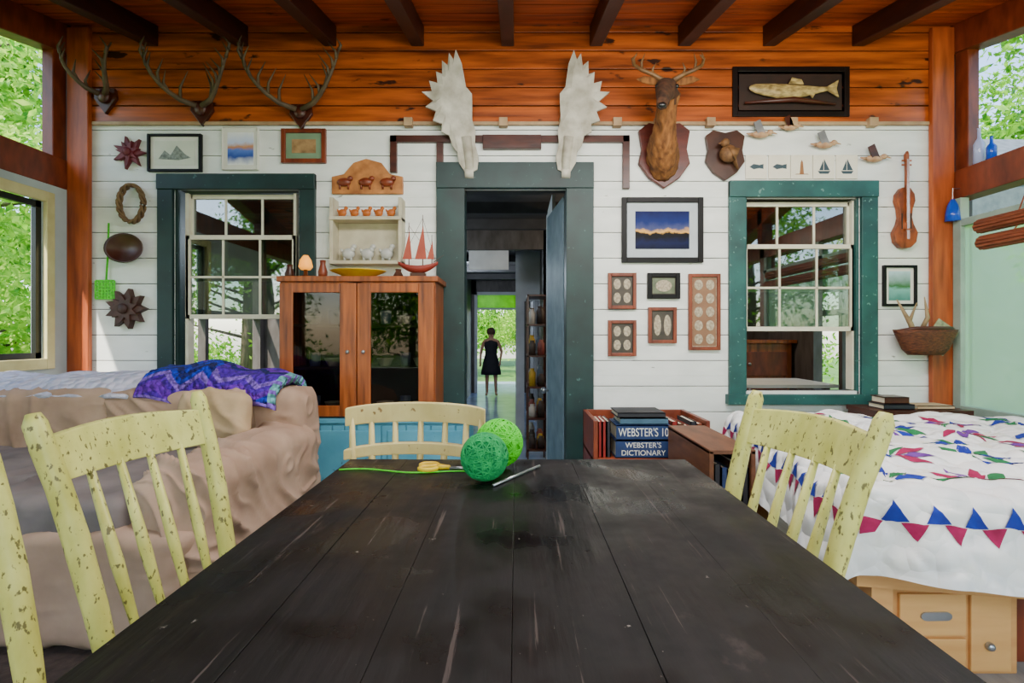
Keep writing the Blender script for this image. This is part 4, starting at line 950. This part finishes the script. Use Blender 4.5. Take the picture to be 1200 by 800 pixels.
# low shelf of dark books beside the bed
lsx0,lsx1=.83,1.03
th=T('low_shelf','low brown wooden shelf holding dark books beside bed','shelf',(.93,2.5,0))
part(th,MB().box(lsx0,lsx0+.02,2.2,2.8,0,.60).box(lsx1-.02,lsx1,2.2,2.8,0,.60).box(lsx0,lsx1,2.2,2.8,.585,.605).box(lsx0+.02,lsx1-.02,2.2,2.8,.30,.32).box(lsx0+.02,lsx1-.02,2.78,2.8,0,.585),'body',M('bench_wood',(120,74,44),(76,42,24),.5,6,(4,1,4)),bevel=.003)
x=lsx0+.024
for i in range(5):
    book(x,x+.029,2.21,2.42,.321,.321+.22-.015*(i%3),[blk,navy,blk,walnut,blk][i],'upright dark hardcover in the low shelf','dark books in the low shelf',None,True); x+=.0302

# ---------------------------------------------------------------- bed
BR=math.radians(-10); BL=(.98,1.5,0); W_,Lg,BH=1.78,1.5,.665
bed=T('bed','low platform bed with mattress under patchwork quilt','bed',BL,BR)
m=MB().box(.06,W_,.1,Lg,.32,.36)
for a in (.12,W_-.08):
    for b in (.14,Lg-.1): m.box(a,a+.06,b,b+.06,0,.32)
part(bed,m,'bed_frame',crate_m,world=False)
part(bed,MB().rbox((W_/2+.02,Lg/2+.02,.50),(W_-.06,Lg-.06,.28),.06,12),'mattress',white_m,smooth=True,world=False)
q=T('patchwork_quilt','puffy white quilt with small blue and magenta patchwork','quilt',BL,BR)
OV=.27; RR=.06
def edge(a):
    if a>=RR: return a,0
    s=RR-a; arc=RR*math.pi/2
    if s<arc: th_=s/RR; return RR-RR*math.sin(th_), RR*(1-math.cos(th_))
    return 0,RR+(s-arc)
def qs(u,v,lift=0):
    x,dx=edge(u); y,dy=edge(v); d=max(dx,dy) if min(dx,dy)==0 else math.hypot(dx,dy)
    d=min(d,OV+.02)
    z=BH-d
    hang=min(1,max(dx,dy)/.15)
    rd=max(0,1-abs(noise.noise(Vector((u*4+v*2,v*5,3))))*2.5)**2*.024+max(0,1-abs(noise.noise(Vector((u*12,v*11,8))))*2.5)**2*.011
    n=noise.noise(Vector((u*3,v*3,1)))*.03+noise.noise(Vector((u*11,v*11,5)))*.009-rd
    z+=n*(1-hang*.7)
    w=math.sin(u*17+2*noise.noise(Vector((u*3,0,0))))*.028*hang+rd*hang*.9
    w2=math.sin(v*15+1)*.02*hang
    if dy>0: y+=-.02*hang+w-.03*min(1,dy/OV)
    if dx>0: x+=-.02*hang+w2-.03*min(1,dx/OV)
    z+=.014*math.sin(u*9)*hang*(d/OV)
    p=Vector((x,y,z))
    if lift:
        if dy>.04 and dy>=dx: p.y-=lift
        elif dx>.04: p.x-=lift
        else: p.z+=lift
        if 0<dy<=.06 or 0<dx<=.06: p.z+=lift*.7; p.y-=lift*.5*(dy>0); p.x-=lift*.5*(dx>0)
    return p
u0,u1,v0,v1=-.24,W_,-.24,Lg
m=MB(); m.grid(lambda a,b:qs(u0+(u1-u0)*a,v0+(v1-v0)*b),220,190)
def tri(A,B,C,mi,n=5):
    m.cur=mi; idx={}; V=[]
    for i in range(n+1):
        for j in range(n+1-i):
            a=i/n;b=j/n;c_=1-a-b; u=A[0]*a+B[0]*b+C[0]*c_; v=A[1]*a+B[1]*b+C[1]*c_
            idx[(i,j)]=len(V); V.append(qs(u,v,.0035))
    Fa=[]
    for i in range(n):
        for j in range(n-i):
            Fa.append((idx[(i,j)],idx[(i+1,j)],idx[(i,j+1)]))
            if i+j<n-1: Fa.append((idx[(i+1,j)],idx[(i+1,j+1)],idx[(i,j+1)]))
    m.add(V,Fa)
t=.1; x=-.02
while x<W_-.06:
    tri((x,-.062),(x+.062,-.062),(x+.031,-.008),1); tri((x+.044,-.064),(x+.106,-.064),(x+.075,-.12),2); x+=t
y=-.02
while y<Lg-.1:
    tri((-.062,y),(-.062,y+.062),(-.008,y+.031),1); tri((-.064,y+.044),(-.064,y+.106),(-.12,y+.075),2); y+=t
def fan(cx_,cy_,ang,s_,cols):
    nn=len(cols)
    for i,cidx in enumerate(cols):
        a=ang+math.radians(-80+160*i/(nn-1)); w=math.radians(15); L=s_
        p0=(cx_+L*.14*math.cos(a),cy_+L*.14*math.sin(a))
        p1=(cx_+L*.6*math.cos(a-w),cy_+L*.6*math.sin(a-w)); p2=(cx_+L*math.cos(a),cy_+L*math.sin(a)); p3=(cx_+L*.6*math.cos(a+w),cy_+L*.6*math.sin(a+w))
        tri(p0,p1,p2,cidx,4); tri(p0,p2,p3,cidx,4)
kk=0
for i in range(7):
    for j in range(5):
        cx_=.17+.28*i+(0.14 if j%2 else 0); cy_=.16+.28*j
        if cx_>W_-.14 or cy_>Lg-.1: continue
        cols=[(1,3,1,3,1,3),(2,4,2,3,2,4),(3,1,4,1,3,1),(2,3,2,4,2,3)][(i*3+j)%4]
        fan(cx_,cy_,math.radians([90,30,150,-60,210][kk%5]),.145,cols); tri((cx_-.018,cy_-.02),(cx_+.018,cy_-.02),(cx_,cy_+.015),[3,1,2][kk%3],2)
        kk+=1
part(q,m,'quilt_cover',[quilt_white,qblue,qmag,qgreen,qpurple],smooth=True,world=False,recalc=False)
th=T('wooden_crate','pale pine drawer crate with slotted handle under bed','crate',(1.42,1.66,0),0)
m=MB().box(-.20,.19,.02,.5,.02,.275).box(-.215,.205,0,.02,.0,.285).box(-.215,.205,.5,.52,0,.285)
part(th,m,'body',crate_m,world=False,bevel=.004)
cf=M('crate_face',(232,180,112),(202,144,80),.5,4,(.6,3,4))
for a,b,c_,d_ in ((-.185,.03,.13,.265),(-.185,.03,.015,.12),(.045,.175,.015,.265)): part(th,MB().box(a,b,-.012,0,c_,d_),'panel',cf,world=False,bevel=.003)
slot=[(-.10+.02*math.cos(a)+(.0 if math.cos(a)<0 else .06),.195+.014*math.sin(a)) for a in [2*math.pi*i/20 for i in range(20)]]
part(th,MB().poly(slot,-.017,-.012),'handle',steel,world=False,label='grey slotted handle')
part(th,MB().ball((.10,-.018,.10),.014),'latch',steel,world=False,smooth=True)
th=T('storage_box','red-brown wooden storage box on the floor under bed','box',(1.86,1.72,0),0)
part(th,MB().box(-.18,.18,.0,.4,.0,.24).box(-.19,.19,-.01,.41,.24,.27),'body',redwood,world=False,bevel=.004)
part(th,MB().box(-.04,.04,-.014,-.0,.13,.15),'handle',steel,world=False)
th=T('bed_ledge','low wooden ledge behind the bed','ledge',(2.6,3.45,0))
part(th,MB().box(2.32,2.95,3.3,3.6,.58,.61).box(2.32,2.36,3.32,3.58,0,.58).box(2.91,2.95,3.32,3.58,0,.58),'ledge',walnut)
book(2.4,2.6,3.34,3.5,.611,.645,blk,'dark book lying on the ledge','ledge books'); book(2.62,2.86,3.34,3.5,.611,.636,cushion_m,'tan book lying on the ledge','ledge books'); book(2.42,2.58,3.36,3.5,.646,.69,walnut,'brown book lying on another book','ledge books')

# ---------------------------------------------------------------- light
wd=bpy.data.worlds.new('World'); scene.world=wd; wd.use_nodes=True
bg=wd.node_tree.nodes['Background']
sky=wd.node_tree.nodes.new('ShaderNodeTexSky')
try:
    sky.sky_type='NISHITA'; sky.sun_disc=False; sky.sun_elevation=math.radians(50); sky.sun_rotation=math.radians(200)
except Exception: pass
wd.node_tree.links.new(sky.outputs[0],bg.inputs['Color']); bg.inputs['Strength'].default_value=.8
def light(kind,name,loc,rot,e,size=1,col=(1,1,1),sy=None):
    l=bpy.data.lights.new(name,kind); l.energy=e; l.color=col
    if kind=='AREA':
        l.size=size
        if sy: l.shape='RECTANGLE'; l.size_y=sy
    if kind=='SUN': l.angle=.02
    if kind=='POINT': l.shadow_soft_size=.12
    o=bpy.data.objects.new(name,l); o.location=loc; o.rotation_euler=[math.radians(a) for a in rot]; COL.objects.link(o)
light('SUN','sun',(0,0,10),(40,0,-25),13,col=(1,.95,.82))
light('AREA','ceiling_fill',(.6,1.75,2.62),(24,0,0),92,2.8,(1,.99,.96),.4)  # added fill above the frame, no fixture hangs there
light('AREA','front_fill',(.8,-.9,1.9),(74,0,-8),36,2.6,(1,.98,.95),.6)  # added soft fill behind the camera, aimed at the back wall
light('AREA','upward_fill',(1.6,1.3,2.25),(150,0,-10),40,2.2,(1,.93,.8),.4)  # added out-of-frame fill to brighten ceiling boards and pine band
light('POINT','hall_fill',(-1.7,5.3,2.1),(0,0,0),60,col=(.75,.87,1))  # added fill, kept out of the doorway view to lift the hall
light('POINT','hall_fill_far',(-.95,9.8,2.2),(0,0,0),100,col=(.75,.87,1))  # added fill brightening the far end of the hall, no lamp there
light('POINT','side_room_fill',(1.5,5.2,2.1),(0,0,0),60,col=(1,.8,.58))  # added unseen warm fill for the room behind the right window
cd=bpy.data.cameras.new('camera'); cam=bpy.data.objects.new('camera',cd); COL.objects.link(cam); scene.camera=cam
cam.location=(0,0,H); cam.rotation_euler=(math.radians(90),0,0); cd.sensor_width=36; cd.lens=18; cd.shift_x=-5/1200; cd.shift_y=-8/1200; cd.clip_start=.02
